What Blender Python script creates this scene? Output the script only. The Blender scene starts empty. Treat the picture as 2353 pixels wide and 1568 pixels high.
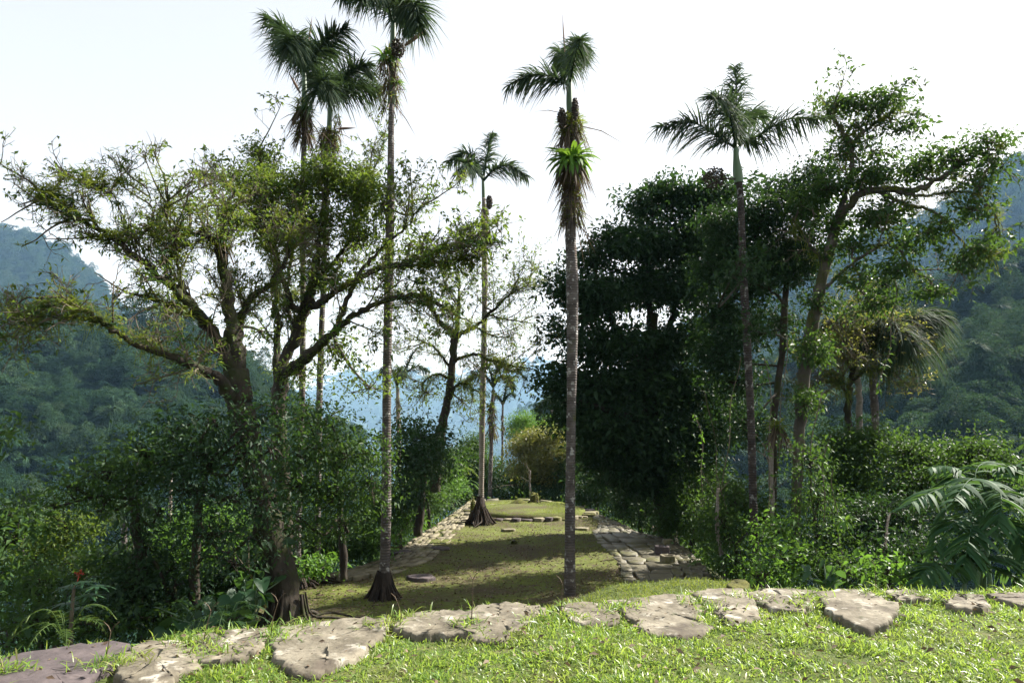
import bpy, math, random
import numpy as np
from mathutils import Vector

# ------------------------------------------------------------------ camera, sky, sun, exposure
SC = bpy.context.scene
COL = SC.collection
R = math.radians
CAMZ, PITCH, F = 1.62, R(7.1), 1568.0
cam = bpy.data.objects.new('camera', bpy.data.cameras.new('camera'))
COL.objects.link(cam)
cam.location = (0, 0, CAMZ)
cam.rotation_euler = (R(90) + PITCH, 0, 0)
cam.data.lens = 24.0
cam.data.sensor_width = 36.0
cam.data.clip_start = 0.1
cam.data.clip_end = 40000
SC.camera = cam

SUN_AZ, SUN_EL = R(60), R(42)          # azimuth measured from +Y towards +X
world = bpy.data.worlds.new('World')
SC.world = world
world.use_nodes = True
wn, wl = world.node_tree.nodes, world.node_tree.links
wn.clear()
sky = wn.new('ShaderNodeTexSky')
sky.sky_type = 'NISHITA'
sky.sun_disc = False
sky.sun_elevation = SUN_EL
sky.sun_rotation = SUN_AZ
sky.altitude = 900
sky.air_density = 1.0
sky.dust_density = 4.0
hsv = wn.new('ShaderNodeHueSaturation')
hsv.inputs['Saturation'].default_value = 0.22
hsv.inputs['Value'].default_value = 1.0
bg = wn.new('ShaderNodeBackground')
bg.inputs['Strength'].default_value = 0.078
wo = wn.new('ShaderNodeOutputWorld')
wl.new(sky.outputs[0], hsv.inputs['Color'])
veil = wn.new('ShaderNodeMix')                    # thin even cloud veil over the whole sky
veil.data_type = 'RGBA'
veil.inputs[0].default_value = 0.45
veil.inputs[7].default_value = (3.3, 3.34, 3.42, 1)
wl.new(hsv.outputs[0], veil.inputs[6])
wl.new(veil.outputs[2], bg.inputs['Color'])
wl.new(bg.outputs[0], wo.inputs['Surface'])

sl = bpy.data.lights.new('sun', 'SUN')
sl.energy = 5.0
sl.angle = R(0.5)
sl.color = (1.0, 0.97, 0.93)
sun = bpy.data.objects.new('sun', sl)
COL.objects.link(sun)
sd = Vector((math.sin(SUN_AZ) * math.cos(SUN_EL), math.cos(SUN_AZ) * math.cos(SUN_EL), math.sin(SUN_EL)))
sun.rotation_euler = sd.to_track_quat('Z', 'Y').to_euler()
sun.location = (40, 20, 60)

vs = SC.view_settings
vs.view_transform = 'Standard'
vs.look = 'None'
vs.gamma = 1.0
vs.use_curve_mapping = False
vs.exposure = 1.85
cy = SC.cycles
cy.max_bounces = 5
cy.diffuse_bounces = 3
cy.glossy_bounces = 2
cy.transmission_bounces = 4
cy.transparent_max_bounces = 4
cy.volume_bounces = 0
cy.use_denoising = True
cy.sample_clamp_indirect = 6.0
cy.use_adaptive_sampling = False

# ------------------------------------------------------------------ helpers
rng = np.random.default_rng(7)
CT, ST = math.cos(PITCH), math.sin(PITCH)


def P(px, py, d):
    """photo pixel (2352 x 1568) at forward distance d -> point in the world"""
    a, b = (px - 1176) / F, (784 - py) / F
    s = d / (CT - b * ST)
    return np.array((a * s, d, CAMZ + (ST + b * CT) * s))


def G(px, py, z):
    """photo pixel on the level plane z"""
    a, b = (px - 1176) / F, (784 - py) / F
    s = (z - CAMZ) / (ST + b * CT)
    return np.array((a * s, (CT - b * ST) * s, z))


def nrm(v):
    return v / np.maximum(np.linalg.norm(v, axis=-1, keepdims=True), 1e-9)


def rdir(n):
    return nrm(rng.normal(size=(n, 3)))


class MB:
    """collects geometry and links it as ONE mesh object"""
    def __init__(self):
        self.v, self.q, self.t, self.n = [], [], [], 0

    def add(self, v, q=None, t=None):
        v = np.asarray(v, float).reshape(-1, 3)
        if q is not None and len(q):
            self.q.append(np.asarray(q, np.int64).reshape(-1, 4) + self.n)
        if t is not None and len(t):
            self.t.append(np.asarray(t, np.int64).reshape(-1, 3) + self.n)
        self.v.append(v)
        self.n += len(v)

    def mesh(self, name, origin=(0, 0, 0), smooth=False):
        v = np.concatenate(self.v) - np.asarray(origin)
        q = np.concatenate(self.q) if self.q else np.zeros((0, 4), np.int64)
        t = np.concatenate(self.t) if self.t else np.zeros((0, 3), np.int64)
        me = bpy.data.meshes.new(name)
        me.vertices.add(len(v))
        me.vertices.foreach_set('co', v.astype(np.float32).ravel())
        me.loops.add(q.size + t.size)
        me.loops.foreach_set('vertex_index', np.concatenate([q.ravel(), t.ravel()]).astype(np.int32))
        me.polygons.add(len(q) + len(t))
        ls = np.concatenate([np.arange(len(q)) * 4, q.size + np.arange(len(t)) * 3])
        me.polygons.foreach_set('loop_start', ls.astype(np.int32))
        if smooth:
            me.polygons.foreach_set('use_smooth', np.ones(len(q) + len(t), bool))
        me.update(calc_edges=True)
        return me

    def build(self, name, mat, parent=None, smooth=False, origin=None):
        if origin is None:
            origin = parent['_o'] if parent is not None and '_o' in parent else (0, 0, 0)
        me = self.mesh(name, origin, smooth)
        me.materials.append(mat)
        o = bpy.data.objects.new(name, me)
        COL.objects.link(o)
        if parent is not None:
            o.parent = parent
        elif any(origin):
            o.location = origin
        return o


def tag(o, label=None, cat=None, group=None, kind=None):
    for k, v in (('label', label), ('category', cat), ('group', group), ('kind', kind)):
        if v:
            o[k] = v
    return o


ROOTS = []


def thing(name, label, cat, loc, group=None):
    o = bpy.data.objects.new(name, None)
    o.empty_display_size = 0.2
    COL.objects.link(o)
    o.location = loc
    o['_o'] = [float(c) for c in loc]
    ROOTS.append(o)
    return tag(o, label, cat, group)


def stuff(o):
    o['kind'] = 'stuff'
    return o


def tubes(mb, Pts, Rad, s=4):
    """N tubes of K points at once"""
    Pts = np.asarray(Pts, float)
    if Pts.ndim == 2:
        Pts, Rad = Pts[None], np.asarray(Rad, float)[None]
    N, K = Pts.shape[:2]
    T = np.empty_like(Pts)
    T[:, 1:-1] = Pts[:, 2:] - Pts[:, :-2]
    T[:, 0] = Pts[:, 1] - Pts[:, 0]
    T[:, -1] = Pts[:, -1] - Pts[:, -2]
    T = nrm(T)
    mean = nrm(T.mean(1))
    ref = np.where(np.abs(mean[:, 2:3]) > 0.75, np.array([[1.0, 0.13, 0]]), np.array([[0.05, 0.1, 1.0]]))[:, None, :]
    A = nrm(np.cross(T, ref))
    B = np.cross(T, A)
    ang = np.arange(s) * 2 * np.pi / s
    ring = A[:, :, None] * np.cos(ang)[None, None, :, None] + B[:, :, None] * np.sin(ang)[None, None, :, None]
    V = Pts[:, :, None] + ring * np.asarray(Rad)[:, :, None, None]
    idx = np.arange(N * K * s).reshape(N, K, s)
    a, b = idx[:, :-1], idx[:, 1:]
    q = np.stack([a, np.roll(a, -1, 2), np.roll(b, -1, 2), b], -1).reshape(-1, 4)
    mb.add(V.reshape(-1, 3), q)
    if s >= 3:
        e = idx[:, -1]
        mb_t = np.stack([np.repeat(e[:, :1], s - 2, 1), e[:, 1:-1], e[:, 2:]], -1).reshape(-1, 3)
        mb.t.append(mb_t + mb.n - N * K * s)
    return ring


def leaves(mb, base, d, L, W, fold=0.25, droop=0.15):
    """N diamond leaves: base, two sides, tip (folded along the midrib)"""
    n = len(base)
    d = nrm(d)
    side = nrm(np.cross(d, rng.normal(size=(n, 3)) * 0.6 + np.array((0, 0, 1.0))))
    up = np.cross(side, d)
    L = np.broadcast_to(L, n)[:, None]
    W = np.broadcast_to(W, n)[:, None]
    m = base + d * L * 0.45
    tip = base + d * L - np.array((0, 0, 1.0)) * L * droop
    V = np.stack([base, m + side * W * 0.5 + up * W * fold, tip, m - side * W * 0.5 + up * W * fold], 1)
    i = np.arange(n)[:, None] * 4
    mb.add(V.reshape(-1, 3), None, np.concatenate([i + np.array([[0, 1, 2]]), i + np.array([[0, 2, 3]])], 1).reshape(-1, 3))


def blades(mb, base, d, L, W, seg=2, droop=0.4, roll=None, taper=0.6):
    """N tapered strips that bend under their weight"""
    n = len(base)
    d = nrm(d)
    L = np.broadcast_to(L, n).astype(float)[:, None]
    W = np.broadcast_to(W, n).astype(float)[:, None]
    dr = np.broadcast_to(droop, n).astype(float)[:, None]
    ref = rng.normal(size=(n, 3)) * 0.35 + np.array((0, 0, 1.0)) if roll is None else roll
    side = nrm(np.cross(d, ref))
    vs_ = []
    for k in range(seg):
        t = k / seg
        p = base + d * L * t - np.array((0, 0, 1.0)) * dr * L * t * t
        w = W * 0.5 * ((1 - t) ** taper) * (0.55 if k == 0 else 1.0)
        vs_ += [p - side * w, p + side * w]
    vs_.append(base + d * L - np.array((0, 0, 1.0)) * dr * L)
    V = np.stack(vs_, 1)
    m = 2 * seg + 1
    i = np.arange(n)[:, None] * m
    q = [i + np.array([[2 * k, 2 * k + 1, 2 * k + 3, 2 * k + 2]]) for k in range(seg - 1)]
    t = i + np.array([[2 * seg - 2, 2 * seg - 1, 2 * seg]])
    mb.add(V.reshape(-1, 3), np.concatenate(q, 1).reshape(-1, 4) if q else None, t)


def spline(pts, per=8, wob=0.0):
    """Catmull-Rom through control rows (any width)"""
    p = np.asarray(pts, float)
    if len(p) < 3:
        t = np.linspace(0, 1, per * (len(p) - 1) + 1)[:, None]
        return p[0] * (1 - t) + p[-1] * t
    q = np.vstack([2 * p[0] - p[1], p, 2 * p[-1] - p[-2]])
    out = []
    for i in range(len(p) - 1):
        p0, p1, p2, p3 = q[i:i + 4]
        t = np.linspace(0, 1, per, endpoint=False)[:, None]
        out.append(0.5 * (2 * p1 + (p2 - p0) * t + (2 * p0 - 5 * p1 + 4 * p2 - p3) * t * t + (3 * p1 - p0 - 3 * p2 + p3) * t ** 3))
    out = np.vstack(out + [p[-1:]])
    if wob:
        n = rng.normal(size=(len(out), 3)) * wob
        n[0] = 0
        out[:, :3] += n
    return out


def noise1(seed):
    r = np.random.default_rng(seed)
    ph, k = r.uniform(0, 6.28, (10, 1)), r.normal(size=(10, 2))
    return ph, k


def fnoise(x, y, scale, seed):
    """smooth sum-of-sines noise, about -1..1"""
    ph, k = noise1(seed)
    s = 0
    for i in range(10):
        s = s + np.sin((x * k[i, 0] + y * k[i, 1]) / scale * 2.2 + ph[i, 0])
    return s / 4.0


def inside(x, y, poly):
    poly = np.asarray(poly)
    c = np.zeros(np.shape(x), bool)
    j = len(poly) - 1
    for i in range(len(poly)):
        xi, yi, xj, yj = poly[i][0], poly[i][1], poly[j][0], poly[j][1]
        hit = ((yi > y) != (yj > y)) & (x < (xj - xi) * (y - yi) / ((yj - yi) if yj != yi else 1e-9) + xi)
        c ^= hit
        j = i
    return c


def pdist(x, y, poly):
    poly = np.asarray(poly)
    best = np.full(np.shape(x), 1e9)
    for i in range(len(poly)):
        a, b = poly[i][:2], poly[(i + 1) % len(poly)][:2]
        ab = b - a
        t = np.clip(((x - a[0]) * ab[0] + (y - a[1]) * ab[1]) / max(ab @ ab, 1e-9), 0, 1)
        best = np.minimum(best, np.hypot(x - a[0] - ab[0] * t, y - a[1] - ab[1] * t))
    return best


# ------------------------------------------------------------------ materials
MATS = {}


def newmat(name):
    m = bpy.data.materials.new(name)
    m.use_nodes = True
    nt = m.node_tree
    nt.nodes.clear()
    out = nt.nodes.new('ShaderNodeOutputMaterial')
    MATS[name] = m
    return m, nt.nodes, nt.links, out


def ramp(N, stops, interp='LINEAR'):
    r = N.new('ShaderNodeValToRGB')
    r.color_ramp.interpolation = interp
    while len(r.color_ramp.elements) < len(stops):
        r.color_ramp.elements.new(0.5)
    for e, (p, c) in zip(r.color_ramp.elements, stops):
        e.position = p
        e.color = (*c, 1)
    return r


def leaf_mat(name, cols, trans=(0.20, 0.30, 0.03), amount=0.35, rough=0.42, spec=0.5, patch=None, per_tree=False):
    m, N, L, out = newmat(name)
    geo = N.new('ShaderNodeNewGeometry')
    k = len(cols)
    rp = ramp(N, [(i / max(k - 1, 1), c) for i, c in enumerate(cols)])
    if per_tree:                                  # every tree of a far forest has its own green
        oi = N.new('ShaderNodeObjectInfo')
        mm = N.new('ShaderNodeMath')
        mm.operation = 'MULTIPLY_ADD'
        L.new(oi.outputs['Random'], mm.inputs[0])
        mm.inputs[1].default_value = 0.75
        ms_ = N.new('ShaderNodeMath')
        ms_.operation = 'MULTIPLY'
        ms_.inputs[1].default_value = 0.25
        L.new(geo.outputs['Random Per Island'], ms_.inputs[0])
        L.new(ms_.outputs[0], mm.inputs[2])
        L.new(mm.outputs[0], rp.inputs[0])
    else:
        L.new(geo.outputs['Random Per Island'], rp.inputs[0])
    rpo = rp.outputs[0]
    if patch:                                     # dry or yellowish patches of the sward
        tcn = N.new('ShaderNodeTexCoord')
        nz = N.new('ShaderNodeTexNoise')
        nz.inputs['Scale'].default_value = patch[1]
        nz.inputs['Detail'].default_value = 5
        L.new(tcn.outputs['Object'], nz.inputs['Vector'])
        r2 = ramp(N, [(patch[2], (0, 0, 0)), (patch[3], (1, 1, 1))])
        L.new(nz.outputs['Fac'], r2.inputs[0])
        m2 = N.new('ShaderNodeMix')
        m2.data_type = 'RGBA'
        L.new(r2.outputs[0], m2.inputs[0])
        L.new(rpo, m2.inputs[6])
        m2.inputs[7].default_value = (*patch[0], 1)
        rpo = m2.outputs[2]
    pb = N.new('ShaderNodeBsdfPrincipled')
    pb.inputs['Roughness'].default_value = rough
    pb.inputs['Specular IOR Level'].default_value = spec
    L.new(rpo, pb.inputs['Base Color'])
    tr = N.new('ShaderNodeBsdfTranslucent')
    mixc = N.new('ShaderNodeMix')
    mixc.data_type = 'RGBA'
    mixc.inputs[0].default_value = 0.65
    L.new(rpo, mixc.inputs[6])
    mixc.inputs[7].default_value = (*trans, 1)
    L.new(mixc.outputs[2], tr.inputs['Color'])
    mx = N.new('ShaderNodeMixShader')
    mx.inputs[0].default_value = amount
    L.new(pb.outputs[0], mx.inputs[1])
    L.new(tr.outputs[0], mx.inputs[2])
    L.new(mx.outputs[0], out.inputs['Surface'])
    return m


def solid_mat(name, stops, scale=3.0, detail=6.0, rough=0.9, bump=0.4, bscale=14.0, patch=None, stretch=(1, 1, 1), rings=None, spec=0.2, coord='Object'):
    """noise-coloured surface; patch=(colour, scale, low, high) lays lichen or moss patches over it"""
    m, N, L, out = newmat(name)
    tc = N.new('ShaderNodeTexCoord')
    mp = N.new('ShaderNodeMapping')
    mp.inputs['Scale'].default_value = stretch
    L.new(tc.outputs[coord], mp.inputs[0])
    nz = N.new('ShaderNodeTexNoise')
    nz.inputs['Scale'].default_value = scale
    nz.inputs['Detail'].default_value = detail
    nz.inputs['Roughness'].default_value = 0.62
    L.new(mp.outputs[0], nz.inputs['Vector'])
    rp = ramp(N, stops)
    L.new(nz.outputs['Fac'], rp.inputs[0])
    colr = rp.outputs[0]
    for pt in (patch or []):
        pc, ps, lo, hi = pt
        n2 = N.new('ShaderNodeTexNoise')
        n2.inputs['Scale'].default_value = ps
        n2.inputs['Detail'].default_value = 5
        n2.inputs['Roughness'].default_value = 0.6
        L.new(tc.outputs[coord], n2.inputs['Vector'])
        r2 = ramp(N, [(lo, (0, 0, 0)), (hi, (1, 1, 1))])
        L.new(n2.outputs['Fac'], r2.inputs[0])
        mx = N.new('ShaderNodeMix')
        mx.data_type = 'RGBA'
        L.new(r2.outputs[0], mx.inputs[0])
        L.new(colr, mx.inputs[6])
        mx.inputs[7].default_value = (*pc, 1)
        colr = mx.outputs[2]
    pb = N.new('ShaderNodeBsdfPrincipled')
    pb.inputs['Roughness'].default_value = rough
    pb.inputs['Specular IOR Level'].default_value = spec
    L.new(colr, pb.inputs['Base Color'])
    nb = N.new('ShaderNodeTexNoise')
    nb.inputs['Scale'].default_value = bscale
    nb.inputs['Detail'].default_value = 7
    L.new(mp.outputs[0], nb.inputs['Vector'])
    h = nb.outputs['Fac']
    if rings:
        wv = N.new('ShaderNodeTexWave')
        wv.bands_direction = 'Z'
        wv.inputs['Scale'].default_value = rings
        wv.inputs['Distortion'].default_value = 1.5
        L.new(tc.outputs[coord], wv.inputs['Vector'])
        ad = N.new('ShaderNodeMath')
        ad.operation = 'MULTIPLY_ADD'
        L.new(wv.outputs['Fac'], ad.inputs[0])
        ad.inputs[1].default_value = 0.5
        L.new(h, ad.inputs[2])
        h = ad.outputs[0]
    bp = N.new('ShaderNodeBump')
    bp.inputs['Strength'].default_value = bump
    bp.inputs['Distance'].default_value = 0.05
    L.new(h, bp.inputs['Height'])
    L.new(bp.outputs[0], pb.inputs['Normal'])
    L.new(pb.outputs[0], out.inputs['Surface'])
    return m


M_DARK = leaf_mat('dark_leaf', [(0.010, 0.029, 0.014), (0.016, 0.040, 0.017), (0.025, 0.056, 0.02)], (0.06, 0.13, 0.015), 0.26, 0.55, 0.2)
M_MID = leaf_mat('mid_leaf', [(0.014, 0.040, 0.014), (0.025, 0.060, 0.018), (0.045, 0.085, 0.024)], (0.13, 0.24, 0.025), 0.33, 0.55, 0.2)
M_BRIGHT = leaf_mat('bright_leaf', [(0.035, 0.09, 0.018), (0.055, 0.13, 0.022), (0.10, 0.20, 0.03)], (0.17, 0.33, 0.03), 0.40, 0.5, 0.3)
M_OLIVE = leaf_mat('olive_leaf', [(0.022, 0.052, 0.013), (0.04, 0.078, 0.016), (0.075, 0.105, 0.02)], (0.22, 0.32, 0.03), 0.40, 0.55, 0.2)
M_MOSS = leaf_mat('moss_tuft', [(0.025, 0.042, 0.010), (0.05, 0.075, 0.014), (0.085, 0.11, 0.02), (0.13, 0.145, 0.03)], (0.30, 0.37, 0.04), 0.44, 0.7, 0.2)
M_YELLOW = leaf_mat('yellow_leaf', [(0.06, 0.075, 0.02), (0.09, 0.10, 0.025), (0.11, 0.10, 0.03)], (0.30, 0.32, 0.05), 0.38)
M_FROND = leaf_mat('palm_leaflet', [(0.018, 0.036, 0.022), (0.030, 0.052, 0.032), (0.055, 0.075, 0.045)], (0.10, 0.17, 0.04), 0.22, 0.75, 0.06)
M_CANE = leaf_mat('broad_palm_leaflet', [(0.018, 0.055, 0.026), (0.028, 0.075, 0.03), (0.045, 0.10, 0.035)], (0.14, 0.26, 0.04), 0.28, 0.6, 0.1)
M_BROM = leaf_mat('bromeliad_leaf', [(0.035, 0.10, 0.018), (0.065, 0.16, 0.022), (0.11, 0.21, 0.026)], (0.22, 0.36, 0.03), 0.36, 0.45, 0.35)
M_TARO = leaf_mat('taro_leaf', [(0.016, 0.052, 0.022), (0.028, 0.075, 0.03)], (0.15, 0.30, 0.04), 0.3, 0.5, 0.35)
M_GRASS = leaf_mat('lawn_grass', [(0.07, 0.145, 0.02), (0.10, 0.20, 0.027), (0.135, 0.23, 0.038), (0.16, 0.24, 0.05), (0.24, 0.21, 0.08)], (0.36, 0.50, 0.06), 0.46, 0.42, 0.5, ((0.17, 0.16, 0.055), 1.7, 0.50, 0.74))
M_TGRASS = leaf_mat('terrace_grass', [(0.065, 0.105, 0.015), (0.10, 0.15, 0.02), (0.145, 0.17, 0.028)], (0.3, 0.36, 0.04), 0.42, 0.6, 0.2, ((0.10, 0.085, 0.035), 0.8, 0.52, 0.72))
M_LITTER = leaf_mat('leaf_litter', [(0.05, 0.032, 0.02), (0.10, 0.07, 0.045), (0.17, 0.13, 0.09)], (0.12, 0.08, 0.03), 0.15, 0.7, 0.2)
M_STRAW = leaf_mat('dead_leaf', [(0.035, 0.026, 0.017), (0.075, 0.055, 0.036), (0.14, 0.105, 0.07)], (0.14, 0.10, 0.05), 0.2, 0.7, 0.2)
M_RED = leaf_mat('red_bract', [(0.35, 0.03, 0.015), (0.45, 0.06, 0.02)], (0.5, 0.06, 0.02), 0.3)
M_FAR = leaf_mat('far_leaf', [(0.006, 0.024, 0.016), (0.014, 0.042, 0.022), (0.030, 0.066, 0.030), (0.06, 0.085, 0.045)], (0.08, 0.15, 0.04), 0.2, 0.8, 0.1, None, True)

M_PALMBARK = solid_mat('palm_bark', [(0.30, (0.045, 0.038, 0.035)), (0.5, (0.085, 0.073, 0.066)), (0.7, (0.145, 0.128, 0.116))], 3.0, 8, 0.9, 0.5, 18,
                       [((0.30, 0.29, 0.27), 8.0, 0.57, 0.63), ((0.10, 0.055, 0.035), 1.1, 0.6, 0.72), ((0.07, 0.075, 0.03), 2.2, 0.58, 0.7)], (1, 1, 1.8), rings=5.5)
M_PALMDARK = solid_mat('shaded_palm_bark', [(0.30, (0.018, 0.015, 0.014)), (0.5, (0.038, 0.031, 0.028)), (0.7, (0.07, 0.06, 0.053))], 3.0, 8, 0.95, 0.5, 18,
                       [((0.16, 0.155, 0.145), 8.0, 0.59, 0.64)], (1, 1, 1.8), rings=5.5)  # palm bark copied darker, so the shade on one trunk is in its colour
M_PALEBARK = solid_mat('pale_bark', [(0.3, (0.10, 0.085, 0.07)), (0.5, (0.19, 0.165, 0.14)), (0.7, (0.30, 0.27, 0.235))], 3.0, 8, 0.9, 0.4, 16,
                       [((0.06, 0.065, 0.025), 1.8, 0.55, 0.68)], (1, 1, 0.6), rings=4)
M_BARK = solid_mat('mossy_bark', [(0.3, (0.014, 0.012, 0.009)), (0.5, (0.032, 0.026, 0.02)), (0.72, (0.07, 0.06, 0.046))], 5.0, 8, 0.95, 0.7, 12,
                   [((0.026, 0.032, 0.010), 2.5, 0.48, 0.62)], (1, 1, 0.35))
M_MBARK = solid_mat('grey_bark', [(0.3, (0.035, 0.03, 0.024)), (0.5, (0.07, 0.06, 0.05)), (0.72, (0.13, 0.115, 0.095))], 4.0, 8, 0.92, 0.5, 14,
                    [((0.05, 0.055, 0.018), 2.0, 0.48, 0.62)], (1, 1, 0.5))
M_TWIG = solid_mat('twig_bark', [(0.35, (0.06, 0.05, 0.035)), (0.65, (0.13, 0.11, 0.08))], 4, 4, 0.9, 0.2, 20)
M_SHAFT = solid_mat('crownshaft_skin', [(0.35, (0.055, 0.10, 0.05)), (0.65, (0.10, 0.16, 0.085))], 2, 4, 0.5, 0.1, 8, None, (1, 1, 0.2), spec=0.4)
M_ROOT = solid_mat('root_bark', [(0.3, (0.014, 0.011, 0.009)), (0.7, (0.045, 0.034, 0.026))], 6, 6, 0.95, 0.6, 15, None, (1, 1, 0.3))
M_FRUIT = solid_mat('fruit_skin', [(0.3, (0.03, 0.025, 0.02)), (0.7, (0.08, 0.065, 0.05))], 30, 3, 0.7, 0.4, 30)
M_SPATHE = solid_mat('spathe_skin', [(0.3, (0.10, 0.06, 0.04)), (0.7, (0.20, 0.13, 0.09))], 4, 4, 0.7, 0.2, 10)
M_ROCK = solid_mat('ledge_rock', [(0.28, (0.055, 0.046, 0.034)), (0.45, (0.105, 0.093, 0.068)), (0.58, (0.165, 0.148, 0.112)), (0.75, (0.26, 0.24, 0.185))], 2.6, 10, 0.9, 0.55, 9,
                   [((0.34, 0.32, 0.27), 4.5, 0.56, 0.66), ((0.062, 0.052, 0.040), 2.1, 0.54, 0.66), ((0.06, 0.06, 0.035), 9, 0.60, 0.68), ((0.05, 0.042, 0.035), 30, 0.60, 0.68)])
M_ROCKD = solid_mat('dark_rock', [(0.3, (0.04, 0.034, 0.036)), (0.55, (0.075, 0.062, 0.062)), (0.8, (0.12, 0.10, 0.098))], 2.6, 9, 0.9, 0.5, 9,
                    [((0.2, 0.18, 0.16), 5, 0.66, 0.74)])
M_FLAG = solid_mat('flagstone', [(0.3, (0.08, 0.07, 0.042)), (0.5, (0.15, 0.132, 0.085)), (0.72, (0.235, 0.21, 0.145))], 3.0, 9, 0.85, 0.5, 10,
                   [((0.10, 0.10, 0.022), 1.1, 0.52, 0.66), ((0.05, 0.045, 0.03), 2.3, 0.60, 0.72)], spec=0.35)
M_SOIL = solid_mat('lawn_soil', [(0.3, (0.035, 0.05, 0.014)), (0.5, (0.06, 0.08, 0.02)), (0.75, (0.10, 0.09, 0.04))], 6, 8, 1.0, 0.6, 20, coord='Object')
M_TERR = solid_mat('terrace_ground', [(0.28, (0.045, 0.03, 0.02)), (0.42, (0.06, 0.055, 0.022)), (0.55, (0.075, 0.09, 0.018)), (0.75, (0.11, 0.13, 0.022))], 0.55, 10, 1.0, 0.6, 12,
                   [((0.06, 0.042, 0.03), 3.5, 0.54, 0.66)])
M_SLOPE = solid_mat('slope_soil', [(0.3, (0.018, 0.022, 0.009)), (0.7, (0.045, 0.05, 0.018))], 1.5, 8, 1.0, 0.6, 6)
M_HILL = solid_mat('forest_floor', [(0.3, (0.016, 0.034, 0.014)), (0.7, (0.034, 0.06, 0.022))], 0.03, 8, 1.0, 0.0, 0.1)
M_MOSSY = solid_mat('mossy_stump', [(0.3, (0.03, 0.028, 0.012)), (0.55, (0.07, 0.07, 0.016)), (0.8, (0.12, 0.115, 0.03))], 8, 8, 1.0, 0.8, 14)

# ------------------------------------------------------------------ the large structure: terraces and terrain
TZ = -2.0
LEFT_OUT = [(1082, 1150), (1044, 1178), (1000, 1209), (948, 1243), (894, 1284), (863, 1293), (794, 1313), (742, 1326)]
RIGHT_OUT = [(1301, 1157), (1325, 1168), (1397, 1192), (1479, 1226), (1548, 1246), (1603, 1284), (1627, 1318), (1640, 1345)]
FAR_OUT = [(1082, 1150), (1118, 1146.5), (1157, 1145), (1219, 1147), (1260, 1151), (1301, 1157)]
poly = [G(x, y, TZ)[:2] for x, y in FAR_OUT] + [G(x, y, TZ)[:2] for x, y in RIGHT_OUT[1:]]
poly += [np.array((5.2, 12.0)), np.array((5.6, 7.4)), np.array((-3.4, 5.2)), np.array((-4.2, 9.5)), np.array((-5.0, 12.0)), np.array((-5.2, 14.5))]
poly += [G(x, y, TZ)[:2] for x, y in LEFT_OUT[::-1][:-1]]
TPOLY = np.array(poly)


def ground_z(x, y):
    """height of the hillside round the terrace"""
    x, y = np.asarray(x, float), np.asarray(y, float)
    dd = pdist(x, y, TPOLY)
    ins = inside(x, y, TPOLY)
    k = np.where(x < 0.5, 0.78, 0.42)
    z = TZ - 0.12 - dd * k - np.minimum(dd, 1.2) * 0.25 + fnoise(x, y, 6, 3) * np.minimum(dd, 3) * 0.14
    return np.where(ins, TZ - 0.14, np.maximum(z, -60))


def grid_mesh(name, xs, ys, zf, mat, kind='structure', smooth=True):
    X, Y = np.meshgrid(xs, ys)
    Z = zf(X, Y)
    n, m = X.shape
    i = np.arange(n * m).reshape(n, m)
    mb = MB()
    mb.add(np.stack([X, Y, Z], -1), np.stack([i[:-1, :-1], i[:-1, 1:], i[1:, 1:], i[1:, :-1]], -1).reshape(-1, 4))
    o = mb.build(name, mat, smooth=smooth)
    o['kind'] = kind
    return o


hs = grid_mesh('hillside', np.linspace(-75, 75, 190), np.linspace(-6, 120, 170), ground_z, M_SLOPE)
tag(hs, 'dark overgrown slope falling away on both sides of the stone terrace')

# lower terrace: a sheet clipped to its outline
def fan_sheet(name, outline, zf, mat, rings=14):
    outline = np.asarray(outline)[:, :2]
    pts = spline(np.vstack([outline, outline[:1]]), 5)[:-1]
    c = pts.mean(0)
    mb = MB()
    n = len(pts)
    rr = np.linspace(0.02, 1, rings)
    V = np.vstack([c + (pts - c) * r for r in rr])
    V = np.column_stack([V, zf(V[:, 0], V[:, 1])])
    V = np.vstack([V, np.column_stack([pts, np.full(n, TZ - 0.6)])])
    k = np.arange(n)
    q = [np.stack([j * n + k, j * n + np.roll(k, -1), (j + 1) * n + np.roll(k, -1), (j + 1) * n + k], -1) for j in range(rings)]
    mb.add(V, np.vstack(q), [(0, a, a + 1) for a in range(1, n - 1)])
    o = mb.build(name, mat, smooth=True)
    o['kind'] = 'structure'
    return o


def terr_z(x, y):
    return TZ + 0.05 * fnoise(x, y, 2.6, 11) + 0.025 * fnoise(x, y, 0.8, 12)


terr = fan_sheet('lower_terrace', TPOLY, terr_z, M_TERR, 40)
tag(terr, 'long rounded earth terrace with patchy moss between the two stone paths')

# upper lawn
EDGE = [(-400, 1560), (-150, 1525), (0, 1505), (44, 1503), (239, 1470), (300, 1492), (360, 1467), (470, 1450), (600, 1437), (680, 1433), (865, 1415), (931, 1421), (1013, 1398),
        (1078, 1406), (1112, 1385), (1240, 1391), (1315, 1381), (1400, 1379), (1561, 1364), (1602, 1353), (1845, 1353), (2352, 1353), (2700, 1353)]
EDG = np.array([G(x, y, 0.0)[:2] for x, y in EDGE])


def edge_y(x):
    return np.interp(x, EDG[:, 0], EDG[:, 1])


def lawn_z(x, y):
    return 0.03 * fnoise(x, y, 1.3, 21) + 0.012 * fnoise(x, y, 0.35, 22) - 0.03


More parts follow.
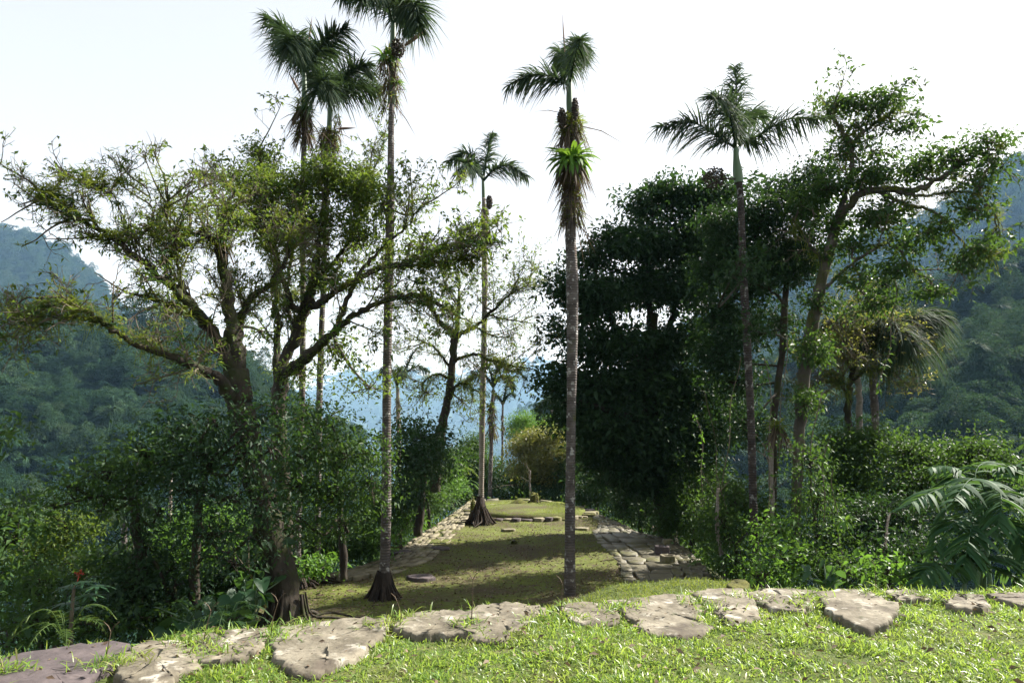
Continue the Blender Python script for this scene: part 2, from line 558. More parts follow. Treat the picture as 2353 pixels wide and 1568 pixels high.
xs = np.linspace(-9, 13, 160)
mb = MB()
rows = []
for v in np.linspace(0, 1, 40):
    y = -4 + (edge_y(xs) - 0.05 + 4) * v ** 0.7
    rows.append(np.column_stack([xs, y, lawn_z(xs, y)]))
rows.append(np.column_stack([xs, edge_y(xs) + 0.15, np.full(len(xs), -2.6)]))
V = np.vstack(rows)
i = np.arange(len(V)).reshape(len(rows), -1)
mb.add(V, np.stack([i[:-1, :-1], i[:-1, 1:], i[1:, 1:], i[1:, :-1]], -1).reshape(-1, 4))
lawn = mb.build('ground', M_SOIL, smooth=True)
tag(lawn, 'sunlit upper lawn ground behind the ledge stones', kind='structure')

# ledge between lawn and terrace, right of the middle palm
LZ = -0.52
led = [G(x, y, LZ) for x, y in [(1215, 1415), (1255, 1392), (1310, 1374), (1400, 1354), (1490, 1339), (1590, 1331), (1680, 1330), (1722, 1342), (1735, 1370), (1735, 1420)]]
led = np.array(led)[:, :2]
ledge = fan_sheet('grass_ledge', led, lambda x, y: LZ + 0.05 * fnoise(x, y, 0.9, 31), M_SOIL, 8)
for v in ledge.data.vertices:
    if v.co.z < -1.5:
        v.co.z = -2.2
tag(ledge, 'narrow grassy step below the ledge stones')

# ---------------------------------------------- mountains: crest line, long front slope, back slope
def mountain(name, label, crest, foot, seed, amp, nu=90, nv=50, back=0.6):
    """crest, foot: control rows (px, py, d)"""
    c = np.array([P(*r) for r in spline(crest, 10)])
    f = np.array([P(*r) for r in spline(foot, 10)])
    u = np.linspace(0, 1, nu)
    ci = np.stack([np.interp(u, np.linspace(0, 1, len(c)), c[:, k]) for k in range(3)], 1)
    fi = np.stack([np.interp(u, np.linspace(0, 1, len(f)), f[:, k]) for k in range(3)], 1)
    rows = []
    for b in (1.0, 0.5, 0.2):
        bp = ci + (ci - fi) * np.array((0.4, 0.9, 0)) * b * back
        bp[:, 2] = ci[:, 2] - (ci[:, 2] - fi[:, 2]) * b * 0.9
        rows.append(bp)
    for v in np.linspace(0, 1, nv):
        p = ci + (fi - ci) * v
        p[:, 2] = ci[:, 2] + (fi[:, 2] - ci[:, 2]) * (0.85 * v + 0.15 * v * v)
        w = min(1, v * 6) * amp
        p[:, 2] += w * (fnoise(p[:, 0], p[:, 1], amp * 5, seed) + 0.35 * fnoise(p[:, 0], p[:, 1], amp * 1.6, seed + 1))
        p[:, 1] += w * 0.8 * fnoise(p[:, 0] + p[:, 2], p[:, 2], amp * 6, seed + 2)
        rows.append(p)
    V = np.stack(rows)
    n, m = V.shape[:2]
    i = np.arange(n * m).reshape(n, m)
    q = np.stack([i[:-1, :-1], i[:-1, 1:], i[1:, 1:], i[1:, :-1]], -1).reshape(-1, 4)
    mb = MB()
    mb.add(V, q)
    o = mb.build(name, M_HILL, smooth=True)
    tag(o, label, kind='structure')
    return V[3:]


far = mountain('far_mountain', 'pale blue far mountain behind the end of the terrace',
               [(-300, 900, 6960), (300, 905, 6960), (620, 925, 6960), (780, 872, 6960), (880, 866, 7075), (980, 872, 7192), (1100, 872, 7424), (1180, 862, 7424), (1238, 838, 7424), (1300, 872, 7424), (1500, 930, 7424), (2000, 900, 7424), (2700, 800, 6960)],
               [(-600, 1220, 3480), (600, 1240, 3480), (1176, 1240, 3480), (1800, 1240, 3480), (3000, 1220, 3480)], 41, 28)
lm = mountain('left_mountain', 'hazy forested mountain rising at the left edge',
              [(-900, 420, 1368), (-300, 500, 1440), (0, 545, 1494), (70, 560, 1494), (135, 592, 1512), (190, 632, 1530), (255, 702, 1548), (310, 760, 1584), (370, 820, 1620), (480, 900, 1674), (640, 1000, 1728)],
              [(-900, 1150, 720), (0, 1150, 774), (300, 1130, 846), (640, 1150, 936)], 51, 16)
ls_ = mountain('left_spur', 'darker green forested spur below the left mountain',
               [(-700, 720, 330), (-200, 740, 340), (0, 752, 350), (150, 790, 360), (290, 800, 370), (380, 785, 385), (440, 790, 390), (520, 860, 400), (600, 920, 410), (700, 985, 420), (820, 1050, 430)],
               [(-700, 1720, 120), (0, 1720, 125), (400, 1700, 130), (1000, 1700, 140)], 61, 10)
rm = mountain('right_mountain', 'hazy blue forested mountain rising at the right edge',
              [(1180, 985, 1620), (1300, 960, 1584), (1420, 880, 1548), (1600, 750, 1512), (1750, 655, 1476), (1850, 600, 1440), (1980, 560, 1422), (2100, 525, 1404), (2220, 455, 1386), (2300, 405, 1368), (2352, 372, 1368), (2600, 260, 1332), (3300, 100, 1260)],
              [(1250, 1180, 756), (1700, 1150, 720), (2300, 1150, 684), (3300, 1150, 612)], 71, 16)
rs = mountain('right_spur', 'greener forested slope below the right mountain',
              [(1240, 985, 420), (1300, 965, 410), (1420, 960, 400), (1650, 930, 380), (1850, 860, 360), (1980, 790, 345), (2100, 720, 335), (2220, 670, 325), (2352, 625, 320), (2700, 520, 310), (3300, 440, 300)],
              [(1150, 1600, 140), (1650, 1600, 130), (2100, 1600, 115), (2600, 1600, 105), (3300, 1600, 100)], 81, 10)
mb = MB()
mb.add([(-14000, -600, -600), (14000, -600, -600), (14000, 14000, -600), (-14000, 14000, -600)], [(0, 1, 2, 3)])
vf = mb.build('valley_floor', M_HILL)
tag(vf, 'green valley floor between the mountains', kind='structure')


# forests on the slopes: one object each, points that carry instances of a few tree shapes
def crown_proto(seed, h, w, n, palm=False):
    r = np.random.default_rng(seed)
    mb = MB()
    if palm:
        a = np.repeat(r.uniform(0, 6.28, 12), 14)
        k = len(a)
        a = a + r.normal(size=k) * 0.16
        base = np.tile((0, 0, h), (k, 1))
        d = np.column_stack([np.cos(a), np.sin(a), np.repeat(r.uniform(0.1, 0.9, 12), 14) + r.normal(size=k) * 0.1])
        blades(mb, base, d, w * r.uniform(0.4, 0.7, k), 0.16, 3, 0.55)
    else:
        for _ in range(7):
            c = np.array((r.normal() * w * 0.24, r.normal() * w * 0.24, h * r.uniform(0.62, 0.92)))
            k = n // 7
            u = r.normal(size=(k, 3))
            u /= np.linalg.norm(u, axis=1)[:, None]
            u[:, 2] = np.abs(u[:, 2]) * 1.0 - 0.25
            p = c + u * np.array((w * 0.27, w * 0.27, h * 0.17)) * r.uniform(0.75, 1.1, (k, 1))
            leaves(mb, p, u + r.normal(size=(k, 3)) * 0.6, w * 0.058, w * 0.036, 0.2, 0.2)
    tubes(mb, np.array([(0, 0, -1.0), (0.1, 0, h * 0.4), (0, 0.1, h * (0.98 if palm else 0.75))]), [w * 0.022, w * 0.02, w * 0.012], 4)
    return mb


PROTO = []
for k, a in enumerate([(1, 11, 8, 2100), (2, 13, 9, 2400), (3, 9, 9, 2100), (4, 15, 7, 1900), (5, 14, 6, 0, True)]):
    me = crown_proto(*a).mesh('forest_tree')
    me.materials.append(M_FAR)
    PROTO.append(bpy.data.objects.new('forest_tree', me))

NG = bpy.data.node_groups.new('forest_scatter', 'GeometryNodeTree')
NG.interface.new_socket('Geometry', in_out='INPUT', socket_type='NodeSocketGeometry')
NG.interface.new_socket('Geometry', in_out='OUTPUT', socket_type='NodeSocketGeometry')
gi, go = NG.nodes.new('NodeGroupInput'), NG.nodes.new('NodeGroupOutput')
gj = NG.nodes.new('GeometryNodeJoinGeometry')
for o in PROTO:
    oi = NG.nodes.new('GeometryNodeObjectInfo')
    oi.inputs['Object'].default_value = o
    oi.inputs['As Instance'].default_value = True
    NG.links.new(oi.outputs['Geometry'], gj.inputs[0])
ip = NG.nodes.new('GeometryNodeInstanceOnPoints')
ip.inputs['Pick Instance'].default_value = True
NG.links.new(gi.outputs[0], ip.inputs['Points'])
NG.links.new(gj.outputs[0], ip.inputs['Instance'])
for nm, typ, sock in (('tree_index', 'INT', 'Instance Index'), ('tree_turn', 'FLOAT_VECTOR', 'Rotation'), ('tree_size', 'FLOAT_VECTOR', 'Scale')):
    na = NG.nodes.new('GeometryNodeInputNamedAttribute')
    na.data_type = typ
    na.inputs[0].default_value = nm
    NG.links.new(na.outputs[0], ip.inputs[sock])
NG.links.new(ip.outputs[0], go.inputs[0])


def forest(label, V, n, size, palms=0.12):
    nv, nu = V.shape[:2]
    fv, fu = rng.uniform(0, nv - 1.001, n), rng.uniform(0, nu - 1.001, n)
    i, j = fv.astype(int), fu.astype(int)
    a, b = (fv - i)[:, None], (fu - j)[:, None]
    p = (V[i, j] * (1 - b) + V[i, j + 1] * b) * (1 - a) + (V[i + 1, j] * (1 - b) + V[i + 1, j + 1] * b) * a
    me = bpy.data.meshes.new('forest')
    me.vertices.add(n)
    me.vertices.foreach_set('co', p.astype(np.float32).ravel())
    idx = np.where(rng.random(n) < palms, 4, rng.integers(0, 4, n))
    me.attributes.new('tree_index', 'INT', 'POINT').data.foreach_set('value', idx.astype(np.int32))
    rot = np.column_stack([rng.normal(size=(n, 2)) * 0.06, rng.uniform(0, 6.28, n)])
    me.attributes.new('tree_turn', 'FLOAT_VECTOR', 'POINT').data.foreach_set('vector', rot.astype(np.float32).ravel())
    s = size * rng.lognormal(0, 0.33, n)
    sc = np.column_stack([s, s, s * rng.uniform(0.8, 1.25, n)])
    me.attributes.new('tree_size', 'FLOAT_VECTOR', 'POINT').data.foreach_set('vector', sc.astype(np.float32).ravel())
    o = bpy.data.objects.new('forest', me)
    COL.objects.link(o)
    md = o.modifiers.new('scatter', 'NODES')
    md.node_group = NG
    return tag(o, label, 'forest', kind='stuff')


forest('far-off rainforest covering the hazy left mountain', lm, 26000, 1.25)
forest('rainforest covering the dark green left spur', ls_, 14000, 0.6)
forest('far-off rainforest covering the hazy right mountain', rm, 30000, 1.25)
forest('rainforest covering the lower right slope', rs, 15000, 0.6)
forest('faint forest on the pale far mountain', far, 9000, 5, 0)

# haze: pale even air round everything
mb = MB()
x0, x1, y0, y1, z0, z1 = -14100, 14100, -700, 14100, -602, 60 + max(float(v[..., 2].max()) for v in (far, lm, ls_, rm, rs))
hv = [(x, y, z) for z in (z0, z1) for x, y in ((x0, y0), (x1, y0), (x1, y1), (x0, y1))]
mb.add(hv, [(0, 3, 2, 1), (4, 5, 6, 7), (0, 1, 5, 4), (1, 2, 6, 5), (2, 3, 7, 6), (3, 0, 4, 7)])
mh, N_, L_, out_ = newmat('haze_air')
pv = N_.new('ShaderNodeVolumePrincipled')
pv.inputs['Color'].default_value = (0.34, 0.62, 1.0, 1)
pv.inputs['Density'].default_value = 0.00011
pv.inputs['Absorption Color'].default_value = (1, 1, 1, 1)
pv.inputs['Anisotropy'].default_value = 0.0
L_.new(pv.outputs[0], out_.inputs['Volume'])
hz = mb.build('haze', mh)
tag(hz, 'pale blue haze hanging in the valley air', kind='stuff')

# ------------------------------------------------------------------ stones
def pix_r(w, d):
    return w * 0.5 / F * d


def stone_mb(outline, top, bot, bulge=0.05, rough=0.012, n=30, smooth_in=0.0):
    """flat boulder: outline on the plan, worn rounded top, straight sides"""
    o = np.asarray(outline, float)
    c = spline(np.vstack([o, o[:1]]), 2)[:-1]
    # resample by length
    seg = np.r_[0, np.cumsum(np.linalg.norm(np.diff(np.vstack([c, c[:1]]), axis=0), axis=1))]
    cc = np.vstack([c, c[:1]])
    u = np.linspace(0, seg[-1], n, endpoint=False)
    c = np.stack([np.interp(u, seg, cc[:, k]) for k in range(2)], 1)
    c += rng.normal(size=c.shape) * rough
    m = c.mean(0)
    sz = np.sqrt(np.ptp(c[:, 0]) * np.ptp(c[:, 1]))
    lv = [(1.0, bot), (1.005, top - bulge * 1.5), (0.985, top - bulge * 0.45), (0.955, top - bulge * 0.1), (0.9, top), (0.83, top), (0.75, top), (0.66, top), (0.56, top), (0.45, top), (0.33, top), (0.2, top), (0.08, top)]
    rows = []
    sz = np.sqrt(np.ptp(c[:, 0]) * np.ptp(c[:, 1]))
    sd = int(rng.integers(1e6))

    def relief(x, y):
        q = fnoise(x, y, sz * 0.5, sd) + 0.4 * fnoise(x, y, sz * 0.17, sd + 1)
        st = np.floor(q * 1.6) + np.clip((q * 1.6 - np.floor(q * 1.6)) * 5, 0, 1)      # flaked layers
        return bulge * (0.28 * st * 0.6 + 0.16 * fnoise(x, y, sz * 0.4, sd + 2)) + rough * 0.25 * fnoise(x, y, sz * 0.09, sd + 3)
    for f, z in lv:
        p = m + (c - m) * f
        rows.append(np.column_stack([p, z + relief(p[:, 0], p[:, 1]) * (1.0 if z > bot else 0.0)]))
    V = np.vstack(rows + [np.array([[m[0], m[1], top + float(relief(m[0], m[1]))]])])
    k = np.arange(n)
    q = [np.stack([j * n + k, j * n + np.roll(k, -1), (j + 1) * n + np.roll(k, -1), (j + 1) * n + k], -1) for j in range(len(lv) - 1)]
    e = (len(lv) - 1) * n
    mb = MB()
    mb.add(V, np.vstack(q), np.stack([e + k, e + np.roll(k, -1), np.full(n, e + n)], -1))
    return mb


def slab_mb(c, top, h, rough=0.0):
    """cheap flagstone prism with a bevelled upper edge"""
    c = np.asarray(c, float)
    n = len(c)
    m = c.mean(0)
    t = rng.normal(size=2) * 0.02
    def z(p, zz):
        return zz + (p - m) @ t
    inn = m + (c - m) * 0.95
    V = np.vstack([np.column_stack([c, np.full(n, top - h)]), np.column_stack([c, z(c, top - 0.014)]), np.column_stack([inn, z(inn, top)])])
    k = np.arange(n)
    q = [np.stack([j * n + k, j * n + np.roll(k, -1), (j + 1) * n + np.roll(k, -1), (j + 1) * n + k], -1) for j in range(2)]
    mb = MB()
    mb.add(V, np.vstack(q), [(2 * n, 2 * n + a, 2 * n + a + 1) for a in range(1, n - 1)])
    return mb


STONES = [
    ('dark brown low stone', [(-20, 1600), (3, 1542), (44, 1507), (79, 1489), (160, 1476), (239, 1467), (280, 1469), (291, 1488), (255, 1515), (200, 1535), (165, 1568), (120, 1600)]),  # its dark rock colour stands in for the stone lying unlit
    ('', [(301, 1498), (330, 1478), (359, 1465), (400, 1461), (425, 1466), (440, 1500), (405, 1530), (345, 1556), (300, 1550), (288, 1525)]),
    ('', [(470, 1448), (520, 1438), (581, 1433), (612, 1437), (596, 1467), (545, 1497), (490, 1505), (458, 1492)]),
    ('broad stone with a pale flaked hollow', [(674, 1433), (725, 1424), (794, 1416), (868, 1412), (852, 1447), (800, 1491), (755, 1516), (708, 1531), (668, 1508), (660, 1465)]),
    ('', [(926, 1428), (955, 1404), (1013, 1395), (1067, 1396), (1079, 1414), (1080, 1440), (1020, 1444), (960, 1442)]),
    ('', [(1088, 1394), (1112, 1382), (1170, 1377), (1196, 1384), (1223, 1405), (1165, 1440), (1150, 1455), (1093, 1449), (1084, 1420)]),
    ('', [(1199, 1385), (1234, 1384), (1248, 1398), (1225, 1408)]),
    ('', [(1300, 1384), (1330, 1377), (1376, 1378), (1399, 1395), (1399, 1417), (1363, 1426), (1325, 1416)]),
    ('largest flat stone', [(1414, 1374), (1480, 1365), (1561, 1360), (1580, 1378), (1590, 1409), (1610, 1427), (1578, 1444), (1520, 1445), (1474, 1421), (1448, 1393)]),
    ('', [(1600, 1352), (1636, 1347), (1686, 1347), (1708, 1368), (1728, 1399), (1708, 1414), (1668, 1421), (1648, 1394), (1617, 1372)]),
    ('', [(1720, 1355), (1763, 1347), (1847, 1350), (1846, 1376), (1834, 1389), (1787, 1389), (1744, 1369)]),
    ('', [(1879, 1355), (1950, 1348), (2006, 1364), (2040, 1389), (2006, 1425), (1982, 1425), (1918, 1393)]),
    ('', [(2036, 1352), (2059, 1347), (2095, 1350), (2112, 1366), (2064, 1367)]),
    ('', [(2172, 1359), (2230, 1357), (2252, 1371), (2256, 1386), (2194, 1383)]),
    ('', [(2272, 1355), (2320, 1352), (2400, 1352), (2390, 1388), (2302, 1367)]),
]
led_root = thing('stone_ledge', 'curved ledge of big flat weathered stones edging the sunlit lawn', 'stone ledge', (0, 6, 0))
SPOLY = []
for lab, px in STONES:
    pl = np.array([G(x, y, 0.03)[:2] for x, y in px])
    pl = pl.mean(0) + (pl - pl.mean(0)) * np.array((1.30, 1.10)) + np.array((0, -.04))
    SPOLY.append(pl)
    sz = np.ptp(pl[:, 0])
    so = stone_mb(pl, 0.014, -0.42, 0.02, 0.018, 60 if sz > .4 else 34).build('stone', M_ROCKD if 'dark' in lab else M_ROCK, led_root, smooth=True)
    if lab:
        so['label'] = lab


def path_stones(root, outer, inner, ncol, z, mat, step, widths=None, jit=0.34, gap=0.955, limit=300, skip=0.0, taper=None):
    """irregular flagstones between two edges; each one an object"""
    so = spline(np.array([G(x, y, TZ)[:2] for x, y in outer]), 10)
    si = spline(np.array([G(x, y, TZ)[:2] for x, y in inner]), 10)
    m = 200
    re = lambda a: np.stack([np.interp(np.linspace(0, 1, m), np.linspace(0, 1, len(a)), a[:, k]) for k in range(2)], 1)
    so, si = re(so), re(si)
    mid = (so + si) / 2
    s = np.r_[0, np.cumsum(np.linalg.norm(np.diff(mid, axis=0), axis=1))]
    w = np.array(widths if widths is not None else [1.0] * ncol, float)
    tb = np.r_[0, np.cumsum(w) / w.sum()]
    cnt = 0

    def at(ss, t):
        a = np.array([np.interp(ss, s, so[:, k]) for k in range(2)])
        b = np.array([np.interp(ss, s, si[:, k]) for k in range(2)])
        return a * (1 - t) + b * t
    for j in range(ncol):
        st = step * (0.55 + 0.9 * w[j] / w.max())
        nrow = max(2, int(s[-1] / st))
        off = rng.uniform(0, 1)
        cuts = (np.arange(nrow + 1) + off + rng.uniform(-jit, jit, nrow + 1)) * st
        for k in range(nrow):
            if cnt >= limit or rng.random() < skip:
                continue
            a, b = cuts[k], cuts[k + 1]
            if b > s[-1] + 0.2:
                continue
            t0 = tb[j] + rng.uniform(-.12, .12) * w[j] / w.sum() * (j > 0)
            t1 = tb[j + 1] + rng.uniform(-.12, .12) * w[j] / w.sum()
            mid_ = (a + b) / 2
            cr = [(a, t0), (a + st * rng.uniform(-.12, .12), (t0 + t1) / 2), (a + st * rng.uniform(-.1, .1), t1), (mid_, t1 + rng.uniform(-.1, .1) * (t1 - t0)), (b, t1 - .03), (b + st * rng.uniform(-.12, .12), (t0 + t1) / 2), (b, t0), (mid_, t0 + rng.uniform(-.1, .1) * (t1 - t0))]
            p = np.array([at(*q) for q in cr])
            c = p.mean(0)
            p = c + (p - c) * gap + rng.normal(size=p.shape) * 0.022
            slab_mb(p, z + rng.uniform(-0.02, 0.03), 0.16).build('flagstone', mat, root)
            cnt += 1
    return cnt


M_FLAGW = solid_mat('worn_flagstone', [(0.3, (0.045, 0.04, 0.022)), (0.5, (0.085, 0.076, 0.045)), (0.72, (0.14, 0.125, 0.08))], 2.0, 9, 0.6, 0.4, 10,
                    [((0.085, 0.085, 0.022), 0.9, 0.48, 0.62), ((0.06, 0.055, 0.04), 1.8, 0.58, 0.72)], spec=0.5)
LEFT_IN = [(1102, 1151), (1083, 1181), (1062, 1211), (1032, 1245), (990, 1286), (972, 1298), (905, 1320), (850, 1337)]
RIGHT_IN = [(1289, 1158), (1310, 1170), (1374, 1196), (1362, 1228), (1374, 1248), (1413, 1286), (1428, 1320), (1432, 1347)]
lp = thing('stone_path', 'sunlit path of cracked flagstones along the left edge of the terrace', 'stone path', tuple(G(970, 1260, TZ)))
path_stones(lp, LEFT_OUT, LEFT_IN, 7, TZ + 0.06, M_FLAG, 0.44, [0.8, 1.1, 0.9, 1.2, 0.9, 1.1, 1.2], skip=0.03)
rp_ = thing('stone_path', 'broad half shaded path of large flagstones along the right edge of the terrace', 'stone path', tuple(G(1500, 1280, TZ)))
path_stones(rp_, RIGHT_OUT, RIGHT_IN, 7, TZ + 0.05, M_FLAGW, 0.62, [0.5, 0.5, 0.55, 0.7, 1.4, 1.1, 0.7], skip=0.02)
fp = thing('stone_path', 'thin line of kerb stones round the far end of the terrace', 'stone edging', tuple(G(1190, 1146, TZ)))
path_stones(fp, FAR_OUT, [(x, y + 2.4) for x, y in FAR_OUT], 1, TZ + 0.03, M_FLAGW, 0.5, skip=.25)

# loose blocks on the right path
for lab, px, py, w, h in [('small flat stone block lying on the right path, farthest from the lawn', 1549, 1132 + 84, .34, .10), ('moss topped stone block on the middle of the right path', 1574, 1249, .40, .14),
                          ('thick dark stone block sitting alone on the right path', 1783 - 0, 1195, .5, .2)][:0]:
    pass
BL = [('pale stone block far up the right stone path', 1548, 1222 - 5, .34, .09), ('yellowish mossy stone block midway down the right stone path', 1497 + 77, 1170 + 80, .32, .09),
      ('square dark stone block on the right stone path beside the hollowed one', 1500 + 17, 1196 + 80, .4, .15), ('hollowed grinding stone with a damp patch, nearest block on the right stone path', 1525, 1293, .42, .13)]
BLP = [(1549 - 20, 1209), (1536, 1243), (1516, 1262), (1532, 1283)]
BLP = [(1534, 1213), (1561, 1242), (1520, 1262), (1530, 1282)]
for (lab, _, _, w, h), (px, py) in zip(BL, [(1534 - 25, 1213), (1561 - 26, 1243), (1521, 1264), (1534, 1284)]):
    c = G(px, py, TZ + 0.12)
    a = rng.uniform(0, 3)
    ang = np.array([0.5, 0.8, 2.3, 2.6, 3.6, 3.9, 5.3, 5.7])
    pl = c[:2] + np.stack([np.cos(ang) * w * .55, np.sin(ang) * w * .5], 1) * rng.uniform(.85, 1.1, (8, 1))
    m = stone_mb(pl, TZ + .1 + h, TZ + .02, .03, .006, 16)
    if 'hollow' in lab:
        for v in m.v:
            r = np.hypot(v[:, 0] - pl[:, 0].mean(), v[:, 1] - pl[:, 1].mean())
            v[:, 2] -= np.where((r < w * .3) & (v[:, 2] > TZ + .1), .07, 0)
    o = m.build('stone_block', M_ROCKD if 'dark' in lab else M_FLAG, None, True, tuple(c))
    tag(o, lab, 'stone block', 'loose stone blocks on the right path')

# low ring on the terrace
RC = (G(1119, 1181, TZ + .1)[:2] + G(1301, 1181, TZ + .1)[:2]) / 2 + np.array((0.15, 1.2))
RR = 2.35
ring = thing('stone_ring', 'low round house ring of dark stones with grass growing inside', 'stone ring', (RC[0], RC[1], TZ))
a = 0
while a < 2 * math.pi - 0.05:
    da = rng.uniform(0.10, 0.19)
    r0, r1 = RR + rng.uniform(-.1, .05), RR + rng.uniform(.25, .5)
    p = np.array([RC + np.array((math.cos(t), math.sin(t))) * r for r, t in ((r0, a), (r1, a + .01), (r1 + .05, a + da / 2), (r1, a + da * .93), (r0, a + da * .95), (r0 - .04, a + da / 2))])
    slab_mb(p, TZ + rng.uniform(.05, .16), .4).build('stone', M_MOSSY if rng.random() < .35 else M_ROCKD if rng.random() < .5 else M_FLAG, ring)
    a += da
mb = MB()
k = np.linspace(0, 2 * np.pi, 40, endpoint=False)
rows = [np.column_stack([RC[0] + np.cos(k) * RR * f, RC[1] + np.sin(k) * RR * f, np.full(40, TZ + z) + .02 * fnoise(np.cos(k) * RR * f, np.sin(k) * RR * f, 1, 5)]) for f, z in ((1, .02), (.99, .16), (.75, .2), (.5, .22), (.2, .22))]
i = np.arange(200).reshape(5, 40)
mb.add(np.vstack(rows), np.stack([i[:-1], np.roll(i[:-1], -1, 1), np.roll(i[1:], -1, 1), i[1:]], -1).reshape(-1, 4), [(160, 160 + a, 161 + a) for a in range(1, 39)])
mb.build('grass_floor', M_TERR, ring, True)

# second smaller kerb by the left path, small retaining wall under the big tree
wall = thing('retaining_wall', 'small dark dry stone wall beside the root of the big left tree', 'stone wall', tuple(G(735, 1400, TZ - .3)))
wa, wb = P(690, 1425, 11.6), P(800, 1418, 11.2)
for r in range(5):
    x = 0.0
    while x < 1:
        dx = rng.uniform(.10, .2)
        c = wa + (wb - wa) * (x + dx / 2)
        z = TZ - .62 + r * .12 + rng.uniform(-.01, .01)
        w, hh = np.linalg.norm(wb - wa) * dx * .46, .052
        y = c[1] + rng.uniform(-.02, .03) + r * .03
        ang = np.array([.5, 1.0, 2.1, 2.7, 3.6, 4.2, 5.2, 5.8])
        pl = np.stack([c[0] + np.cos(ang) * w, y + np.sin(ang) * .12], 1)
        slab_mb(pl, z + hh, hh * 2).build('stone', M_ROCKD, wall)
        x += dx

# ------------------------------------------------------------------ trees
def perp(d):
    n = len(d)
    return nrm(np.cross(d, rng.normal(size=(n, 3))))


def spawn(par, n, L, K=6, fwd=0.5, up=0.25, noise=0.16, t0=0.15, t1=1.0, grav=0.0):
    """n child polylines from random places on parent polylines par (N,K0,3)"""
    N, K0 = par.shape[:2]
    w = np.linalg.norm(par[:, -1] - par[:, 0], axis=1)
    i = rng.choice(N, n, p=w / w.sum())
    t = rng.uniform(t0, t1, n) * (K0 - 1.001)
    k = t.astype(int)
    f = (t - k)[:, None]
    base = par[i, k] * (1 - f) + par[i, k + 1] * f
    tg = nrm(par[i, k + 1] - par[i, k])
    d = nrm(tg * fwd + perp(tg) * 0.9 + np.array((0, 0, up)))
    L = np.broadcast_to(L, n) * rng.uniform(0.6, 1.3, n)
    out = np.empty((n, K, 3))
    out[:, 0] = base
    for j in range(1, K):
        d = nrm(d + rng.normal(size=(n, 3)) * noise + np.array((0, 0, up * 0.15 - grav)))
        out[:, j] = out[:, j - 1] + d * (L / (K - 1))[:, None]
    return out


def taper(n, K, r0, r1):
    return np.broadcast_to(np.linspace(r0, r1, K), (n, K))


def on_lines(lines, n, t0=0.2):
    N, K = lines.shape[:2]
    i = rng.integers(0, N, n)
    t = rng.uniform(t0, 1, n) * (K - 1.001)
    k = t.astype(int)
    f = (t - k)[:, None]
    return lines[i, k] * (1 - f) + lines[i, k + 1] * f, nrm(lines[i, k + 1] - lines[i, k])


def limb3(rows, wob=0.0, per=7):
    """(px, py, d, width px) rows -> points, radii"""
    r = spline(np.array(rows, float), per)
    p = np.array([P(a, b, d) for a, b, d, _ in r])
    rad = np.maximum(pix_r(r[:, 3], r[:, 2]), 0.004)
    if wob:
        n = rng.normal(size=p.shape) * wob
        n[0] = n[-1] = 0
        p = p + n
    return p, rad


def resample(p, m):
    u = np.linspace(0, 1, len(p))
    v = np.linspace(0, 1, m)
    return np.stack([np.interp(v, u, p[:, k]) for k in range(3)], 1)


def rosettes(mb, c, n_bl, L, W, up=0.6, seg=2, droop=0.5):
    n = len(c)
    b = np.repeat(c, n_bl, 0)
    d = rdir(n * n_bl) + np.array((0, 0, up))
    d[:, 2] = np.abs(d[:, 2]) * 0.8
    blades(mb, b, d, L * rng.uniform(.6, 1.2, n * n_bl), W, seg, droop)


DENS = 1.9


def blob_leaves(mb, mbt, blobs, dens, leaf, per, anchor, pad=0.32):
    """crown volumes filled with leaf sprays; twigs lead from the nearest limb"""
    leaf, per = leaf * .70, int(per * 1.95)
    for bl in blobs:
        px, py, d, rx, ry = bl[:5]
        k = bl[5] if len(bl) > 5 else 1.0
        c = P(px, py, d)
        ex = np.array((rx / F * d, max(rx, ry) / F * d * (bl[6] if len(bl) > 6 else .9), ry / F * d))
        vol = ex[0] * ex[1] * ex[2] * 4.19
        n = max(8, int(DENS * dens * k * vol ** 0.8))
        u = rdir(n)
        lump = 0.84 + 0.24 * np.sin(u[:, :1] * 5 + c[0] * 9) + 0.2 * np.sin(u[:, 2:3] * 7 + u[:, 1:2] * 5 + c[2] * 7)
        cl = c + u * ex * (rng.random((n, 1)) ** 0.42) * lump
        # leaves of each spray
        m = n * per
        b = np.repeat(cl, per, 0) + np.clip(rng.normal(size=(m, 3)), -1.5, 1.5) * np.array((pad, pad, pad * .5))
        dd = np.repeat(nrm(cl - c) * .6, per, 0) + rng.normal(size=(m, 3)) * .7 + np.array((0, 0, -.1))
        s = leaf * rng.lognormal(-.08, .28, m) * np.repeat(np.where(rng.random(n) < .16, 1.45, 1.0), per)
        leaves(mb, b, dd, s, s * rng.uniform(.34, .56, m))
        if anchor is not None and len(anchor):
            st = anchor[np.argmin(np.linalg.norm(anchor - c, axis=1))]
            j = resample(spline(np.array([st, (st + c) / 2 + rng.normal(size=3) * .12 * np.linalg.norm(c - st) + np.array((0, 0, -.1)), c]), 4), 9)
            tubes(mbt, j, np.linspace(.032, .018, 9) * (1 + ex[0] * .2), 5)
        ns = min(n, 260)
        sel = cl[rng.permutation(n)[:ns]]
        t = np.linspace(0, 1, 4)[None, :, None]
        ln = c * (1 - t) + sel[:, None] * t + np.array((0, 0, -1.0)) * (t * (1 - t)) * .35 * ex[2]
        ln[:, 1:3] += rng.normal(size=(ns, 2, 3)) * .06
        tubes(mbt, ln, taper(ns, 4, .016, .005), 3)


